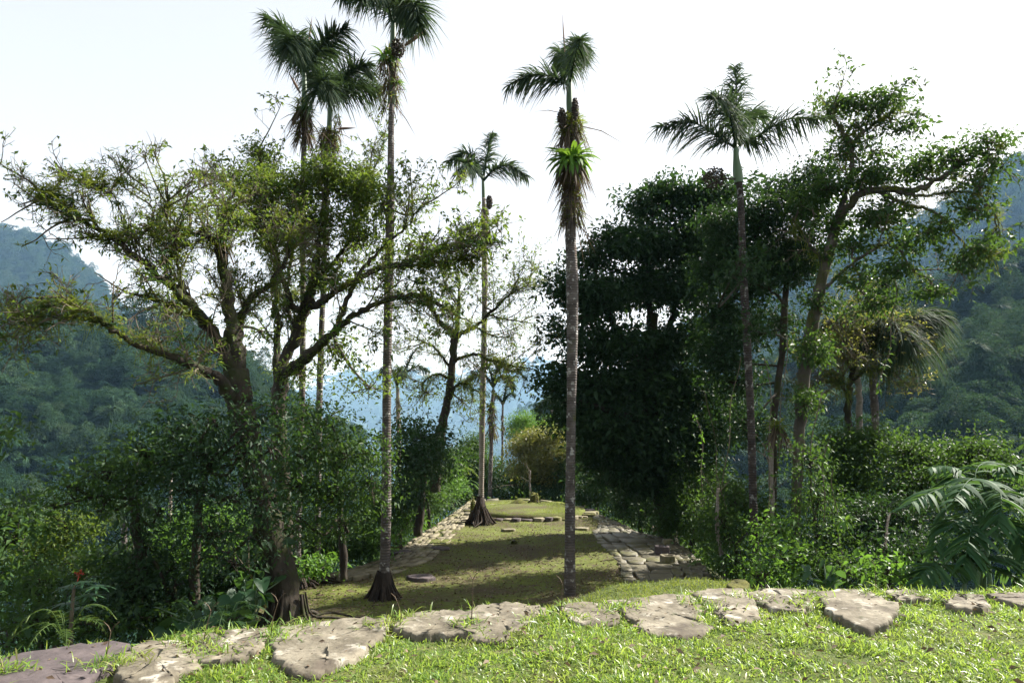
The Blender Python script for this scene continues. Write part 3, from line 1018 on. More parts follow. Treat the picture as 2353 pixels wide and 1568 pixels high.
def tree(name, label, cat, trunk, limbs=(), blobs=(), leafm=None, barkm=None, leaf=0.13, dens=26, per=22, pad=.32, group=None,
         grow=None, moss=0, moss_big=0, hang=0, buttress=0.0, wf=1.0):
    """trunk/limbs: rows of (px, py, d, width px).  grow=(n1, L1, n2, L2, n3, L3, leaves, bias)"""
    trunk = [(a, b_, c, w * wf) for a, b_, c, w in trunk]
    limbs = [[(a, b_, c, w * wf) for a, b_, c, w in lb] for lb in limbs]
    tp, tr = limb3(trunk, 0.015)
    if buttress:
        h = (tp[:, 2] - tp[0, 2]) / buttress
        tr = tr * (1 + 0.7 * np.exp(-np.maximum(h, 0) * 3))
    root = thing(name, label, cat, tuple(tp[0]), group)
    mb = MB()
    tubes(mb, tp, tr * (1 + .05 * rng.normal(size=len(tr))), 12)
    if buttress:                                        # root fins
        for k in range(13):
            a = k / 13 * 6.283 + rng.uniform(-.2, .2)
            r0 = tr[0]
            dv = np.array((math.cos(a), math.sin(a), 0))
            L = buttress * rng.uniform(.6, 2.6)
            hb = rng.uniform(.5, 1.1)
            p = np.array([tp[0] + dv * r0 * .6 + np.array((0, 0, buttress * 1.1 * hb)), tp[0] + dv * r0 * .85 + np.array((0, 0, buttress * .4 * hb)), tp[0] + dv * (r0 + L * .35) + np.array((0, 0, .14)), tp[0] + dv * (r0 + L) + rng.normal(size=3) * .1 + np.array((0, 0, -.12))])
            tubes(mb, spline(p, 4), np.linspace(.035, .06, 13) * max(.6, buttress) * rng.uniform(.6, 1.4), 6)
    mb.build('trunk', barkm, root, True)
    lines = [resample(tp[len(tp) // 3:], 14)] if not limbs else []
    anch = [tp[len(tp) // 3:]]
    for lb in limbs:
        p, r = limb3(lb, 0.02)
        mb = MB()
        tubes(mb, p, r * (1 + .07 * rng.normal(size=len(r))), 8)
        mb.build('branch', barkm, root, True)
        lines.append(resample(p, 14))
        anch.append(p)
    anch = np.vstack(anch)
    lines = np.stack(lines)
    tw, lf, ms = MB(), MB(), MB()
    if grow:
        n1, L1, n2, L2, n3, L3, nl = grow[:7]
        up = grow[7] if len(grow) > 7 else .25
        l1 = spawn(lines, n1, L1, 8, .8, up * .6, .10, .15)
        l2 = spawn(l1, n2, L2, 6, .6, up * .8, .2, .2)
        l3 = spawn(l2, n3, L3, 4, .7, up * .5, .2, .2)
        tubes(tw, l1, taper(n1, 8, .020, .007), 5)
        tubes(tw, l2, taper(n2, 6, .009, .0045), 3)
        tubes(tw, l3, taper(n3, 4, .005, .003), 3)
        if nl:
            b, d = on_lines(l3, nl, .3)
            s = leaf * rng.uniform(.6, 1.25, nl)
            leaves(lf, b, d * .5 + rdir(nl) + np.array((0, 0, -.1)), s, s * .45)
        if moss:
            src = np.concatenate([lines, resample_all(l1, 14)]) if n1 else lines
            b, _ = on_lines(src, moss, .02)
            keep = fnoise(b[:, 0] * 1.0 + b[:, 2] * .7, b[:, 2] + b[:, 1], .9, 5 + len(label)) > -.25
            b = b[keep] + rng.normal(size=(keep.sum(), 3)) * .05
            rosettes(ms, b, 8, .17, .016, .35, 2, .45)
    if moss_big:
        b, _ = on_lines(lines, moss_big, .1)
        cl = np.repeat(b, 22, 0) + rng.normal(size=(moss_big * 22, 3)) * np.array((.16, .16, .09))
        rosettes(ms, cl, 7, .20, .018, .5, 2, .4)
    if moss_big:                                  # strap leaved epiphytes sheathing the limbs
        ep = MB()
        b, _ = on_lines(np.concatenate([lines, lines, resample_all(l1, 14)[::3]]) if grow else lines, moss_big * 9, .02)
        b = b + rng.normal(size=b.shape) * .06
        rosettes(ep, b, 9, .24, .030, .25, 3, .65)
        stuff(ep.build('epiphytes', M_MID, root))
    if hang:
        b, _ = on_lines(lines, hang, .1)
        n = len(b) * 10
        b = np.repeat(b, 10, 0) + rng.normal(size=(n, 3)) * .07
        blades(ms, b, np.array((0, 0, -1.0)) + rng.normal(size=(n, 3)) * .25, rng.uniform(.15, .5, n), .018, 2, .1)
    if blobs:
        blob_leaves(lf, tw, blobs, dens, leaf, per, anch, pad)
    if tw.n:
        stuff(tw.build('twigs', M_TWIG if grow else barkm, root))
    if lf.n:
        stuff(lf.build('crown', leafm, root))
    if ms.n:
        stuff(ms.build('moss', M_MOSS, root))
    return root


def resample_all(l, m):
    K = l.shape[1]
    t = np.linspace(0, K - 1.001, m)
    k = t.astype(int)
    f = (t - k)[None, :, None]
    return l[:, k] * (1 - f) + l[:, k + 1] * f


def bromeliad(label, px, py, d, Lpx, n=26, group='bromeliads growing on trunks and branches', skirt=0, mat=None, own=False, up=.55):
    c = P(px, py, d)
    L = Lpx / F * d
    root = thing('bromeliad', label, 'bromeliad', tuple(c), group)
    if own:                                       # near enough to pick the leaves apart: one shared leaf mesh
        mb = MB()
        blades(mb, np.zeros((1, 3)), np.array([[1.0, 0, .55]]), L, L * .2, 5, .72, np.array([[0, 0, 1.0]]), .45)
        me = mb.mesh('leaf')
        me.materials.append(mat or M_BROM)
        for k in range(n):
            o = bpy.data.objects.new('leaf', me)
            COL.objects.link(o)
            o.parent = root
            t = k / n
            o.rotation_euler = (rng.uniform(-.2, .2), rng.uniform(-.7, .95) - .1, k * 2.4)
            o.location = (math.cos(k * 2.4) * L * .16, math.sin(k * 2.4) * L * .16, rng.uniform(-.12, .12) * L)
            s = rng.uniform(.75, 1.1)
            o.scale = (s, s, s)
    else:
        mb = MB()
        rosettes(mb, c[None], n, L, L * .13, up, 4, .45)
        mb.build('leaves', mat or M_BROM, root)
    if skirt:
        mb = MB()
        k = skirt
        a = rng.uniform(0, 6.28, k)
        b = c + np.stack([np.cos(a) * L * .2, np.sin(a) * L * .2, rng.uniform(-.35, .1, k) * L], 1)
        blades(mb, b, np.stack([np.cos(a) * .55, np.sin(a) * .55, -np.ones(k) * .7], 1), L * rng.uniform(.6, 1.3, k), L * .07, 3, .45)
        stuff(mb.build('dead_leaves', M_STRAW, root))
    return root


def frond_mb(p, n, L, W=.035, seg=3, plumose=1.0, droop=.55, fwd=.55, tipL=.45, r0=.03, t0=.14):
    """feather frond along polyline p: leaflets set all round the midrib"""
    p = resample(spline(p, 8), 16)
    mb = MB()
    tubes(mb, p, np.linspace(r0, .006, 16), 5)
    t = np.sort(rng.uniform(t0, 1, n))
    kk = t * 14.999
    k = kk.astype(int)
    f = (kk - k)[:, None]
    b = p[k] * (1 - f) + p[k + 1] * f
    tg = nrm(p[k + 1] - p[k])
    sd = nrm(np.cross(tg, np.array((0, 0, 1.0)) + rng.normal(size=(n, 3)) * .02))
    upv = np.cross(sd, tg)
    sgn = rng.choice([-1, 1], n)
    a = sgn * (np.pi / 2 * (1 - plumose * rng.uniform(-1, 1, n) * .75)) if plumose else sgn * np.pi / 2 * rng.uniform(.9, 1.0, n)
    out = upv * np.cos(a)[:, None] + sd * np.sin(a)[:, None]
    pr = np.sin(np.clip((t - t0) / (1 - t0), 0, 1) ** .75 * np.pi * .82 + .35)
    ln = L * np.clip(pr, tipL, 1) * rng.uniform(.6, 1.3, n)
    blades(mb, b, tg * (fwd + t[:, None] * .5) + out, ln, W, seg, droop * rng.uniform(.6, 1.3, n), None, .5)
    return mb


def palm(label, d, trunk, shaft, fronds, Lpx, nleaf=200, W=.04, group='tall feather palms', bark=None, flare=0, flare_h=0, fruit=(), spear=None, skirt=None, seg=3, droop=.55, plum=1.0, name='palm_tree', wf=1.0):
    """trunk rows (px, py, width px); shaft rows likewise; fronds: lists of (px, py, ddepth)"""
    tp, tr = limb3([(x, y, d, w * wf) for x, y, w in trunk], 0.0, 10)
    u = np.linspace(0, 1, len(tp))
    ph = rng.uniform(0, 6.28, 2)
    tp[:, 0] += np.sin(u * 9 + ph[0]) * u * (1 - u) * .09
    tr = tr * (1 + .05 * np.sin(u * 17 + ph[1]) + .02 * rng.normal(size=len(tr)))
    root = thing(name, label, 'palm tree', tuple(tp[0]), group)
    mb = MB()
    tubes(mb, tp, tr, 14)
    mb.build('trunk', bark or M_PALMBARK, root, True)
    if flare:
        mb = MB()
        r, h = pix_r(flare, d), flare_h / F * d
        b0 = tp[0]
        for k in range(46):
            a = k / 46 * 6.283 + rng.uniform(-.1, .1)
            dv = np.array((math.cos(a), math.sin(a), 0))
            rr = r * rng.uniform(.55, 1.45)
            p = np.array([b0 + dv * tr[0] * .8 + np.array((0, 0, h * rng.uniform(.4, 1))), b0 + dv * (tr[0] * .9 + rr * .25) + np.array((0, 0, h * .45)), b0 + dv * (tr[0] * .9 + rr * .62) + np.array((0, 0, .12 * h)), b0 + dv * (tr[0] + rr) + np.array((0, 0, -.1))])
            tubes(mb, spline(p, 3), np.linspace(.03, .04, 10) * rng.uniform(.5, 1.3) * max(.7, r), 5)
        p = np.array([b0 + np.array((0, 0, -.1)), b0 + np.array((0, 0, h * .3)), b0 + np.array((0, 0, h * .9))])
        tubes(mb, p, [tr[0] + r * .42, tr[0] + r * .18, tr[0] * 1.0], 12)
        for k in range(9):                            # surface roots running out over the ground
            a = k * .7 + rng.uniform(-.2, .2)
            dv = np.array((math.cos(a), math.sin(a), 0))
            sv = np.array((-dv[1], dv[0], 0)) * rng.uniform(-.25, .25)
            L = r * rng.uniform(1.5, 3.4)
            p = np.array([b0 + dv * (tr[0] + r * .3) + np.array((0, 0, h * .3)), b0 + dv * (tr[0] + r * .8) + np.array((0, 0, .05)), b0 + (dv + sv) * (tr[0] + L * .6) + np.array((0, 0, .02)), b0 + (dv + sv * 2) * (tr[0] + L) + np.array((0, 0, -.05))])
            tubes(mb, spline(p, 4), np.linspace(.055, .018, 13) * max(.7, r), 6)
        mb.build('root_mound', M_ROOT, root, True)
    top = tp[-1]
    if shaft:
        sp, sr = limb3([(x, y, d, w * (1 + wf) / 2) for x, y, w in shaft], 0, 8)
        mb = MB()
        tubes(mb, sp, sr, 12)
        mb.build('crownshaft', M_SHAFT, root, True)
    for fr in fronds:
        p = np.array([P(x, y, d + dd) for x, y, dd in fr])
        frond_mb(p, int(nleaf * 1.25), Lpx / F * d * rng.uniform(.9, 1.1), W * .92, seg, plum, droop, r0=pix_r(7, d)).build('frond', M_FROND, root)
    for x, y, rx, ry in fruit:
        c = P(x, y, d - .25)
        n = 260
        u = rdir(n) * np.array((rx, rx, ry)) * 1.15 / F * d * rng.random((n, 1)) ** .3
        mb = MB()
        base = np.array([(1, 0, 0), (0, 1, 0), (-1, 0, 0), (0, -1, 0), (0, 0, 1), (0, 0, -1)], float) * .026 * d / 15
        tt = np.array([(0, 1, 4), (1, 2, 4), (2, 3, 4), (3, 0, 4), (1, 0, 5), (2, 1, 5), (3, 2, 5), (0, 3, 5)])
        mb.add(((c + u)[:, None] + base).reshape(-1, 3), None, (np.arange(n)[:, None, None] * 6 + tt).reshape(-1, 3))
        tubes(mb, np.array([top + (c - top) * q for q in (0, .5, 1)]), [.03, .02, .015], 4)
        mb.build('fruit_cluster', M_FRUIT, root)
    for (xa, ya, xb, yb, w) in (spear or []):
        p = np.array([P(xa, ya, d), P((xa + xb) / 2, (ya + yb) / 2, d), P(xb, yb, d)])
        mb = MB()
        r = pix_r(w, d)
        tubes(mb, spline(p, 3), [r * .5, r * .9, r, r * .9, r * .7, r * .35, .003], 6)
        mb.build('spathe', M_SPATHE, root, True)
    for (x, y0, y1, w, n) in (skirt or []):
        m = MB()
        a = rng.uniform(0, 6.28, n)
        q = rng.uniform(0, 1, n)
        c = np.array([P(x, y0 + (y1 - y0) * t, d) for t in q])
        r = pix_r(w, d)
        b = c + np.stack([np.cos(a), np.sin(a), np.zeros(n)], 1) * r * .45
        blades(m, b, np.stack([np.cos(a) * .5, np.sin(a) * .5, -.9 + rng.normal(size=n) * .55], 1), rng.lognormal(-.25, .4, n) * (.75 + .5 * np.abs(np.sin(q * 7 + x))) * r * 1.5, .035 * d / 15, 2, .3)
        stuff(m.build('dead_leaves', M_STRAW, root))
        m = MB()
        k = n // 2
        a = rng.uniform(0, 6.28, k)
        c = np.array([P(x, y0 + (y1 - y0) * t, d) for t in rng.uniform(0, 1, k)]) + np.stack([np.cos(a), np.sin(a), np.zeros(k)], 1) * r * .55
        rosettes(m, c, 6, r * .9, .022 * d / 15, .2, 2, .5)
        stuff(m.build('moss', M_MOSS, root))
    return root

# ------------------------------------------------------------------ palms
palm('tallest palm left of centre with its crown cut off by the top of the view', 15.0,
     [(880, 1385, 44), (882, 1300, 36), (888, 1100, 32), (892, 800, 31), (895, 500, 30), (899, 240, 20)], [(899, 240, 21), (902, 180, 24), (903, 90, 18), (903, 40, 14)],
     [[(903, 60, 0), (880, 5, .3), (830, -35, .5), (782, -12, .6)], [(903, 55, 0), (925, 20, -.5), (950, 10, -.9), (962, 60, -1.2)], [(903, 50, 0), (915, -20, .8), (940, -60, 1.2), (975, -40, 1.5)],
      [(903, 50, 0), (905, -30, -.4), (900, -110, -.9), (880, -170, -1.2)], [(903, 55, 0), (922, 30, .8), (945, 32, 1.3), (960, 62, 1.7)], [(903, 55, 0), (880, -20, -.8), (850, -40, -1.3), (830, 0, -1.8)]],
     80, 280, .045, flare=70, flare_h=75, fruit=[(914, 112, 15, 22)], spear=[(930, 105, 980, 68, 10), (896, 130, 893, 92, 6)], skirt=[(897, 108, 240, 54, 190)], wf=.66)
palm('feather palm nearest the middle, slender mottled trunk standing before the ledge', 15.4,
     [(1309, 1376, 28), (1310, 1250, 25), (1311, 1000, 24.5), (1312, 800, 26), (1313, 640, 31), (1312, 540, 29), (1311, 400, 26), (1310, 250, 20)],
     [(1310, 262, 19), (1308, 230, 17), (1308, 190, 13), (1310, 165, 10)],
     [[(1308, 200, 0), (1285, 182, -.3), (1225, 172, -.4), (1168, 196, -.3)], [(1309, 190, 0), (1318, 140, -.9), (1326, 105, -2.0), (1332, 90, -3.0)], [(1309, 185, 0), (1300, 150, .8), (1288, 115, 1.8), (1290, 150, 2.6)],
      [(1309, 185, 0), (1312, 135, .6), (1330, 95, 1.3), (1345, 140, 2.0)]],
     62, 280, .04, fruit=[(1290, 272, 9, 24), (1321, 250, 7, 24)], spear=[(1297, 120, 1292, 34, 4), (1318, 255, 1326, 225, 8)], skirt=[(1311, 262, 325, 72, 260), (1313, 410, 515, 64, 260)], wf=.9)
palm('slim palm with pale trunk rising from a dark root mound by the stone ring', 26.5,
     [(1103, 1196, 17), (1106, 1100, 12), (1110, 900, 13.5), (1112, 700, 13), (1112, 560, 12), (1111, 455, 9)], [(1111, 470, 9), (1110, 430, 8), (1109, 405, 6)],
     [[(1110, 415, 0), (1095, 375, .3), (1065, 350, .5), (1030, 372, .8)], [(1110, 410, 0), (1116, 370, .3), (1124, 330, .6), (1130, 308, .8)], [(1110, 415, 0), (1135, 390, -.3), (1170, 380, -.5), (1210, 404, -.6)], [(1110, 412, 0), (1085, 385, -1.0), (1070, 375, -1.8), (1050, 400, -2.4)]],
     46, 240, .055, bark=M_PALEBARK, flare=42, flare_h=58, fruit=[(1124, 465, 6, 14)], skirt=[(1112, 470, 545, 26, 90)])
palm('palm standing in front of the dark tree on the right with wide level fronds', 15.6,
     [(1740, 1352, 22), (1730, 1150, 20), (1722, 950, 21), (1712, 700, 21), (1704, 500, 19), (1697, 412, 17)], [(1697, 420, 22), (1694, 395, 24), (1691, 365, 16), (1690, 335, 12)],
     [[(1690, 340, 0), (1650, 315, -.2), (1590, 282, -.4), (1512, 292, -.6)], [(1690, 338, 0), (1740, 312, .2), (1810, 275, .4), (1898, 272, .6)], [(1690, 335, 0), (1690, 270, .1), (1692, 200, .3), (1688, 152, .4)],
      [(1690, 336, 0), (1680, 280, -1.0), (1660, 230, -1.7), (1630, 222, -2.2)], [(1690, 336, 0), (1705, 290, 1.2), (1730, 255, 2.2), (1745, 262, 2.8)]],
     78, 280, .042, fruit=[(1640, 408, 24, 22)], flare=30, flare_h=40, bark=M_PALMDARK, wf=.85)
palm('leftmost tall palm rising above the mossy trees with an upswept crown', 16.2,
     [(683, 1335, 26), (686, 1200, 21), (692, 900, 21), (696, 600, 20), (699, 340, 18), (702, 230, 17)], [(699, 232, 16), (699, 200, 15), (699, 160, 10)],
     [[(699, 170, 0), (680, 120, .2), (655, 70, .4), (612, 40, .6)], [(699, 168, 0), (725, 125, -.3), (755, 90, -.5), (797, 66, -.7)], [(699, 165, 0), (685, 110, -1.2), (668, 90, -2.0), (655, 110, -2.6)], [(699, 168, 0), (712, 130, 1), (735, 105, 1.8), (760, 115, 2.5)], [(699, 168, 0), (690, 110, .9), (672, 80, 1.7), (640, 100, 2.2)]],
     84, 300, .042, flare=42, flare_h=40, spear=[(709, 95, 717, 38, 4), (690, 215, 662, 165, 7)], skirt=[(697, 232, 325, 54, 230)], wf=.64)
palm('palm crowded against the upswept leftmost palm, crown leaning right', 16.8,
     [(726, 1335, 26), (730, 1200, 21), (736, 900, 21), (744, 600, 20), (752, 340, 19), (756, 300, 18)], [(756, 300, 15), (757, 270, 14), (757, 235, 10)],
     [[(757, 245, 0), (745, 195, .2), (735, 160, .4), (722, 190, .6)], [(757, 245, 0), (785, 195, -.2), (815, 160, -.3), (845, 150, -.4)], [(757, 245, 0), (790, 215, .3), (830, 195, .6), (872, 205, .9)], [(757, 245, 0), (750, 205, -1.2), (740, 185, -2), (725, 215, -2.6)], [(757, 245, 0), (770, 190, 1), (780, 170, 1.8), (800, 185, 2.4)]],
     78, 280, .042, flare=50, flare_h=45, spear=[(775, 296, 817, 294, 6)], skirt=[(754, 296, 352, 54, 170), (775, 265, 320, 22, 60)], wf=.64)
palm('palm half hidden behind the leafy right tree, fronds hanging down to the right', 22.0,
     [(2010, 1010, 16), (2009, 930, 16), (2006, 850, 17), (2004, 800, 14)], [(2004, 865, 17), (2003, 820, 14), (2002, 770, 9)],
     [[(2002, 790, 0), (2040, 745, -.5), (2100, 725, -.8), (2162, 728, -1)], [(2002, 790, 0), (2050, 740, .5), (2110, 715, .9), (2165, 715, 1.2)], [(2002, 785, 0), (2005, 720, 0), (2010, 660, .2), (2030, 640, .3)], [(2002, 790, 0), (1970, 750, -.5), (1930, 730, -.8), (1895, 745, -1)], [(2002, 788, 0), (2020, 750, -1.5), (2055, 750, -2.4), (2090, 790, -3)]],
     95, 420, .05, droop=.9)
palm('grey silvery palm in the distance just right of the tallest trunk', 40, [(916, 1100, 9), (915, 960, 9), (913, 890, 8)], [(913, 900, 8), (912, 880, 6)],
     [[(912, 884, 0), (935, 840, 0), (950, 810, 0), (965, 795, 0)], [(912, 884, 0), (935, 855, 0), (960, 840, 0), (982, 850, 0)], [(912, 884, 0), (900, 850, 0), (885, 840, 0), (872, 860, 0)], [(912, 884, 0), (915, 850, -1.5), (920, 845, -3), (925, 870, -4)]],
     26, 180, .07, 'distant palms beyond the terrace', bark=M_PALEBARK, seg=2, skirt=[(914, 915, 990, 20, 50)])
palm('distant palm with a thick skirt of hanging dead leaves on its trunk', 37, [(1125, 1148, 9), (1128, 1020, 9), (1131, 930, 8), (1133, 895, 7)], [(1133, 905, 6), (1133, 885, 5)],
     [[(1133, 888, 0), (1115, 865, 0), (1090, 860, 0), (1068, 875, 0)], [(1133, 888, 0), (1150, 865, 0), (1170, 868, 0), (1182, 890, 0)], [(1133, 888, 0), (1128, 860, 0), (1118, 835, 0), (1115, 830, 0)], [(1133, 888, 0), (1140, 855, 0), (1152, 840, 0), (1165, 845, 0)]],
     24, 170, .07, 'distant palms beyond the terrace', seg=2, skirt=[(1131, 925, 1010, 22, 140)])
palm('small thin palm in the distance with a tilted brush of fronds', 44, [(1153, 1146, 5), (1153, 1040, 5), (1155, 930, 4.5)], [(1155, 940, 4.5), (1155, 925, 4)],
     [[(1155, 928, 0), (1160, 905, 0), (1163, 890, 0), (1168, 884, 0)], [(1155, 928, 0), (1165, 910, 0), (1175, 903, 0), (1182, 906, 0)], [(1155, 928, 0), (1148, 915, 0), (1140, 908, 0), (1134, 912, 0)]],
     16, 150, .07, 'distant palms beyond the terrace', seg=2, skirt=[(1154, 948, 1000, 10, 40)])
palm('distant palm with drooping dark crown beside the dark tree edge', 55, [(1268, 1010, 6), (1268, 950, 6), (1267, 935, 5)], None,
     [[(1267, 940, 0), (1258, 922, 0), (1245, 922, 0), (1236, 942, 0)], [(1267, 940, 0), (1278, 922, 0), (1290, 922, 0), (1300, 945, 0)], [(1267, 940, 0), (1266, 920, 0), (1262, 912, 0), (1255, 925, 0)], [(1267, 940, 0), (1272, 920, 0), (1280, 915, 0), (1288, 930, 0)]],
     24, 150, .09, 'distant palms beyond the terrace', bark=M_PALEBARK, seg=2, droop=.9)
palm('low palm in the left hollow with fronds sweeping to the left', 21, [(286, 1330, 13), (286, 1260, 13), (285, 1200, 12)], [(285, 1210, 11), (284, 1180, 8)],
     [[(284, 1190, 0), (265, 1165, 0), (235, 1145, 0), (203, 1135, 0)], [(284, 1190, 0), (275, 1155, .4), (270, 1130, .8), (272, 1110, 1)], [(284, 1190, 0), (305, 1160, 0), (330, 1150, 0), (350, 1170, 0)], [(284, 1190, 0), (265, 1180, -.8), (245, 1175, -1.4), (225, 1190, -2)]],
     36, 220, .05, 'low palms in the left hollow')
palm('small sunlit palm low at the left border of the view', 17, [(52, 1330, 10), (52, 1210, 9)], None,
     [[(52, 1215, 0), (70, 1180, 0), (100, 1165, 0), (142, 1178, 0)], [(52, 1215, 0), (30, 1180, 0), (5, 1172, 0), (-25, 1190, 0)], [(52, 1215, 0), (62, 1180, -.8), (80, 1175, -1.4), (105, 1195, -2)], [(52, 1215, 0), (50, 1180, .6), (55, 1150, 1), (70, 1140, 1.3)]],
     36, 200, .05, 'low palms in the left hollow')

# ------------------------------------------------------------------ the mossy trees on the left
D1 = 12.0
tree('mossy_tree', 'big mossy tree at the left with a buttressed trunk and long bare branches', 'tree',
     [(655, 1450, D1, 92), (648, 1340, D1, 84), (622, 1230, D1, 78), (596, 1120, D1, 74), (572, 1030, D1, 74), (552, 930, D1, 70), (542, 850, D1, 66)],
     [[(542, 870, D1, 48), (536, 780, D1, 40), (526, 700, D1, 36), (514, 620, D1, 30), (508, 560, D1, 26), (520, 500, D1 + .3, 14), (540, 430, D1 + .5, 7)],
      [(536, 870, D1, 42), (505, 790, D1 - .2, 34), (465, 735, D1 - .4, 30), (425, 690, D1 - .6, 26), (350, 620, D1 - .8, 20), (290, 575, D1 - 1, 18), (240, 535, D1 - 1.1, 12), (150, 492, D1 - 1.3, 6), (60, 455, D1 - 1.4, 2.5)],
      [(545, 930, D1, 40), (500, 868, D1 - .5, 30), (460, 848, D1 - .8, 26), (403, 822, D1 - 1.2, 20), (308, 788, D1 - 1.6, 14), (239, 743, D1 - 1.9, 13), (185, 706, D1 - 2.1, 11), (110, 684, D1 - 2.3, 6), (25, 690, D1 - 2.5, 2.5)],
      [(550, 850, D1, 34), (548, 757, D1 + .3, 24), (561, 709, D1 + .4, 20), (581, 678, D1 + .6, 18), (615, 655, D1 + .7, 16), (650, 605, D1 + .9, 12), (680, 540, D1 + 1, 6)],
      [(470, 740, D1 - .3, 16), (420, 710, D1 - .6, 12), (370, 690, D1 - .9, 13), (305, 676, D1 - 1.2, 9)],
      [(450, 720, D1 - .3, 16), (415, 650, D1 - .1, 10), (380, 600, D1, 7), (352, 540, D1 + .1, 6), (350, 480, D1 + .2, 4), (320, 400, D1 + .2, 2)],
      [(425, 690, D1 - .5, 12), (408, 600, D1 - .8, 9), (395, 530, D1 - 1, 7), (380, 470, D1 - 1.1, 4), (400, 400, D1 - 1.2, 2)],
      [(239, 743, D1 - 1.9, 7), (185, 728, D1 - 2, 5), (120, 732, D1 - 2.2, 3.5), (40, 716, D1 - 2.3, 1.5)],
      [(170, 500, D1 - 1.2, 5), (130, 455, D1 - 1.2, 3), (85, 440, D1 - 1.2, 1.5)], [(245, 540, D1 - 1.1, 6), (205, 490, D1 - 1.2, 4), (180, 430, D1 - 1.2, 2), (190, 400, D1 - 1.2, 1.2)],
      [(300, 580, D1 - 1, 6), (280, 500, D1 - .9, 4), (250, 430, D1 - .8, 2.5), (220, 395, D1 - .8, 1.2)],
      [(508, 570, D1, 22), (475, 545, D1 - .4, 16), (440, 535, D1 - .6, 12), (405, 540, D1 - .7, 6)],],
     [(470, 520, D1 - .4, 70, 30, .9), (430, 470, D1 - .3, 30, 18, .7), (520, 500, D1 + .2, 55, 40, .9), (340, 520, D1 - .9, 60, 20, .5), (270, 560, D1 - 1, 35, 25, .5), (600, 760, D1, 60, 70, .35), (480, 800, D1 - .4, 50, 60, .5)],
     M_OLIVE, M_BARK, .085, 26, 18, .2, 'old mossy trees', (110, .75, 480, .42, 2200, .24, 3600, .25), moss=2600, moss_big=26, hang=30, buttress=.62, wf=.84)
D2 = 15.0
tree('mossy_tree', 'tall mossy tree with crowded forks just right of the big buttressed one', 'tree',
     [(655, 1330, D2, 50), (650, 1150, D2, 46), (642, 1000, D2, 44), (641, 890, D2, 44)],
     [[(641, 900, D2, 40), (655, 825, D2, 34), (680, 771, D2, 34), (694, 723, D2, 34), (711, 682, D2, 32), (728, 600, D2, 22), (740, 500, D2, 14), (750, 410, D2, 8), (740, 350, D2, 4)],
      [(638, 890, D2, 24), (634, 800, D2 + .2, 20), (640, 740, D2 + .2, 18), (633, 655, D2 + .3, 14), (636, 560, D2 + .4, 10), (628, 470, D2 + .5, 7), (600, 390, D2 + .6, 4), (592, 340, D2 + .6, 3)],
      [(700, 715, D2, 22), (670, 700, D2 - .3, 18), (650, 640, D2 - .5, 14), (633, 586, D2 - .7, 11), (605, 530, D2 - .9, 8), (570, 470, D2 - 1.1, 5), (530, 430, D2 - 1.2, 3)],
      [(645, 860, D2 - .2, 36), (680, 840, D2 - .5, 32), (725, 802, D2 - .8, 28), (775, 755, D2 - 1.1, 22), (814, 723, D2 - 1.3, 18), (880, 692, D2 - 1.5, 15), (951, 679, D2 - 1.6, 15), (1000, 695, D2 - 1.7, 13), (1037, 715, D2 - 1.8, 8), (1085, 742, D2 - 1.8, 3)],
      [(705, 705, D2, 24), (740, 692, D2 - .3, 20), (766, 672, D2 - .4, 18), (814, 645, D2 - .6, 16), (883, 614, D2 - .8, 14), (951, 597, D2 - .9, 12), (1010, 575, D2 - 1, 8), (1060, 560, D2 - 1.1, 4), (1100, 556, D2 - 1.1, 2)],
      [(770, 755, D2 - 1, 18), (800, 690, D2 - .7, 15), (831, 621, D2 - .5, 12), (883, 565, D2 - .3, 10), (935, 520, D2 - .2, 6), (965, 475, D2, 4), (990, 440, D2, 2)],
      [(880, 614, D2 - .8, 11), (960, 608, D2 - 1.3, 9), (1040, 598, D2 - 1.5, 7), (1110, 590, D2 - 1.7, 3)],
      [(715, 670, D2, 18), (770, 600, D2 + .3, 12), (820, 520, D2 + .6, 9), (850, 440, D2 + .8, 5), (835, 370, D2 + .9, 2.5)],
      [(685, 775, D2, 16), (660, 700, D2 + .5, 12), (665, 620, D2 + .8, 10), (690, 500, D2 + 1, 7), (680, 420, D2 + 1, 4)]],
     [(600, 430, D2, 75, 60, 1.0), (595, 355, D2 + .3, 28, 40, 1.2), (680, 430, D2, 70, 55, .9), (760, 400, D2, 80, 50, 1.0), (820, 440, D2, 60, 60, .8), (720, 510, D2, 90, 50, .7), (620, 520, D2 - .5, 70, 50, .7), (830, 540, D2, 60, 45, .6),
      (540, 400, D2 - .8, 45, 30, .7), (760, 640, D2 - .3, 70, 50, .5), (880, 470, D2, 30, 80, .7), (690, 860, D2 - .5, 60, 40, .5), (770, 800, D2 - .8, 60, 50, .55), (850, 890, D2 - 1, 60, 35, .5), (1000, 600, D2 - 1, 70, 25, .35), (940, 560, D2 - .8, 60, 30, .4)],
     M_OLIVE, M_BARK, .115, 30, 22, .24, 'old mossy trees', (80, 1.0, 480, .58, 2200, .28, 7500, .3), moss=3000, moss_big=48, hang=70, wf=.8)
D3 = 24.0
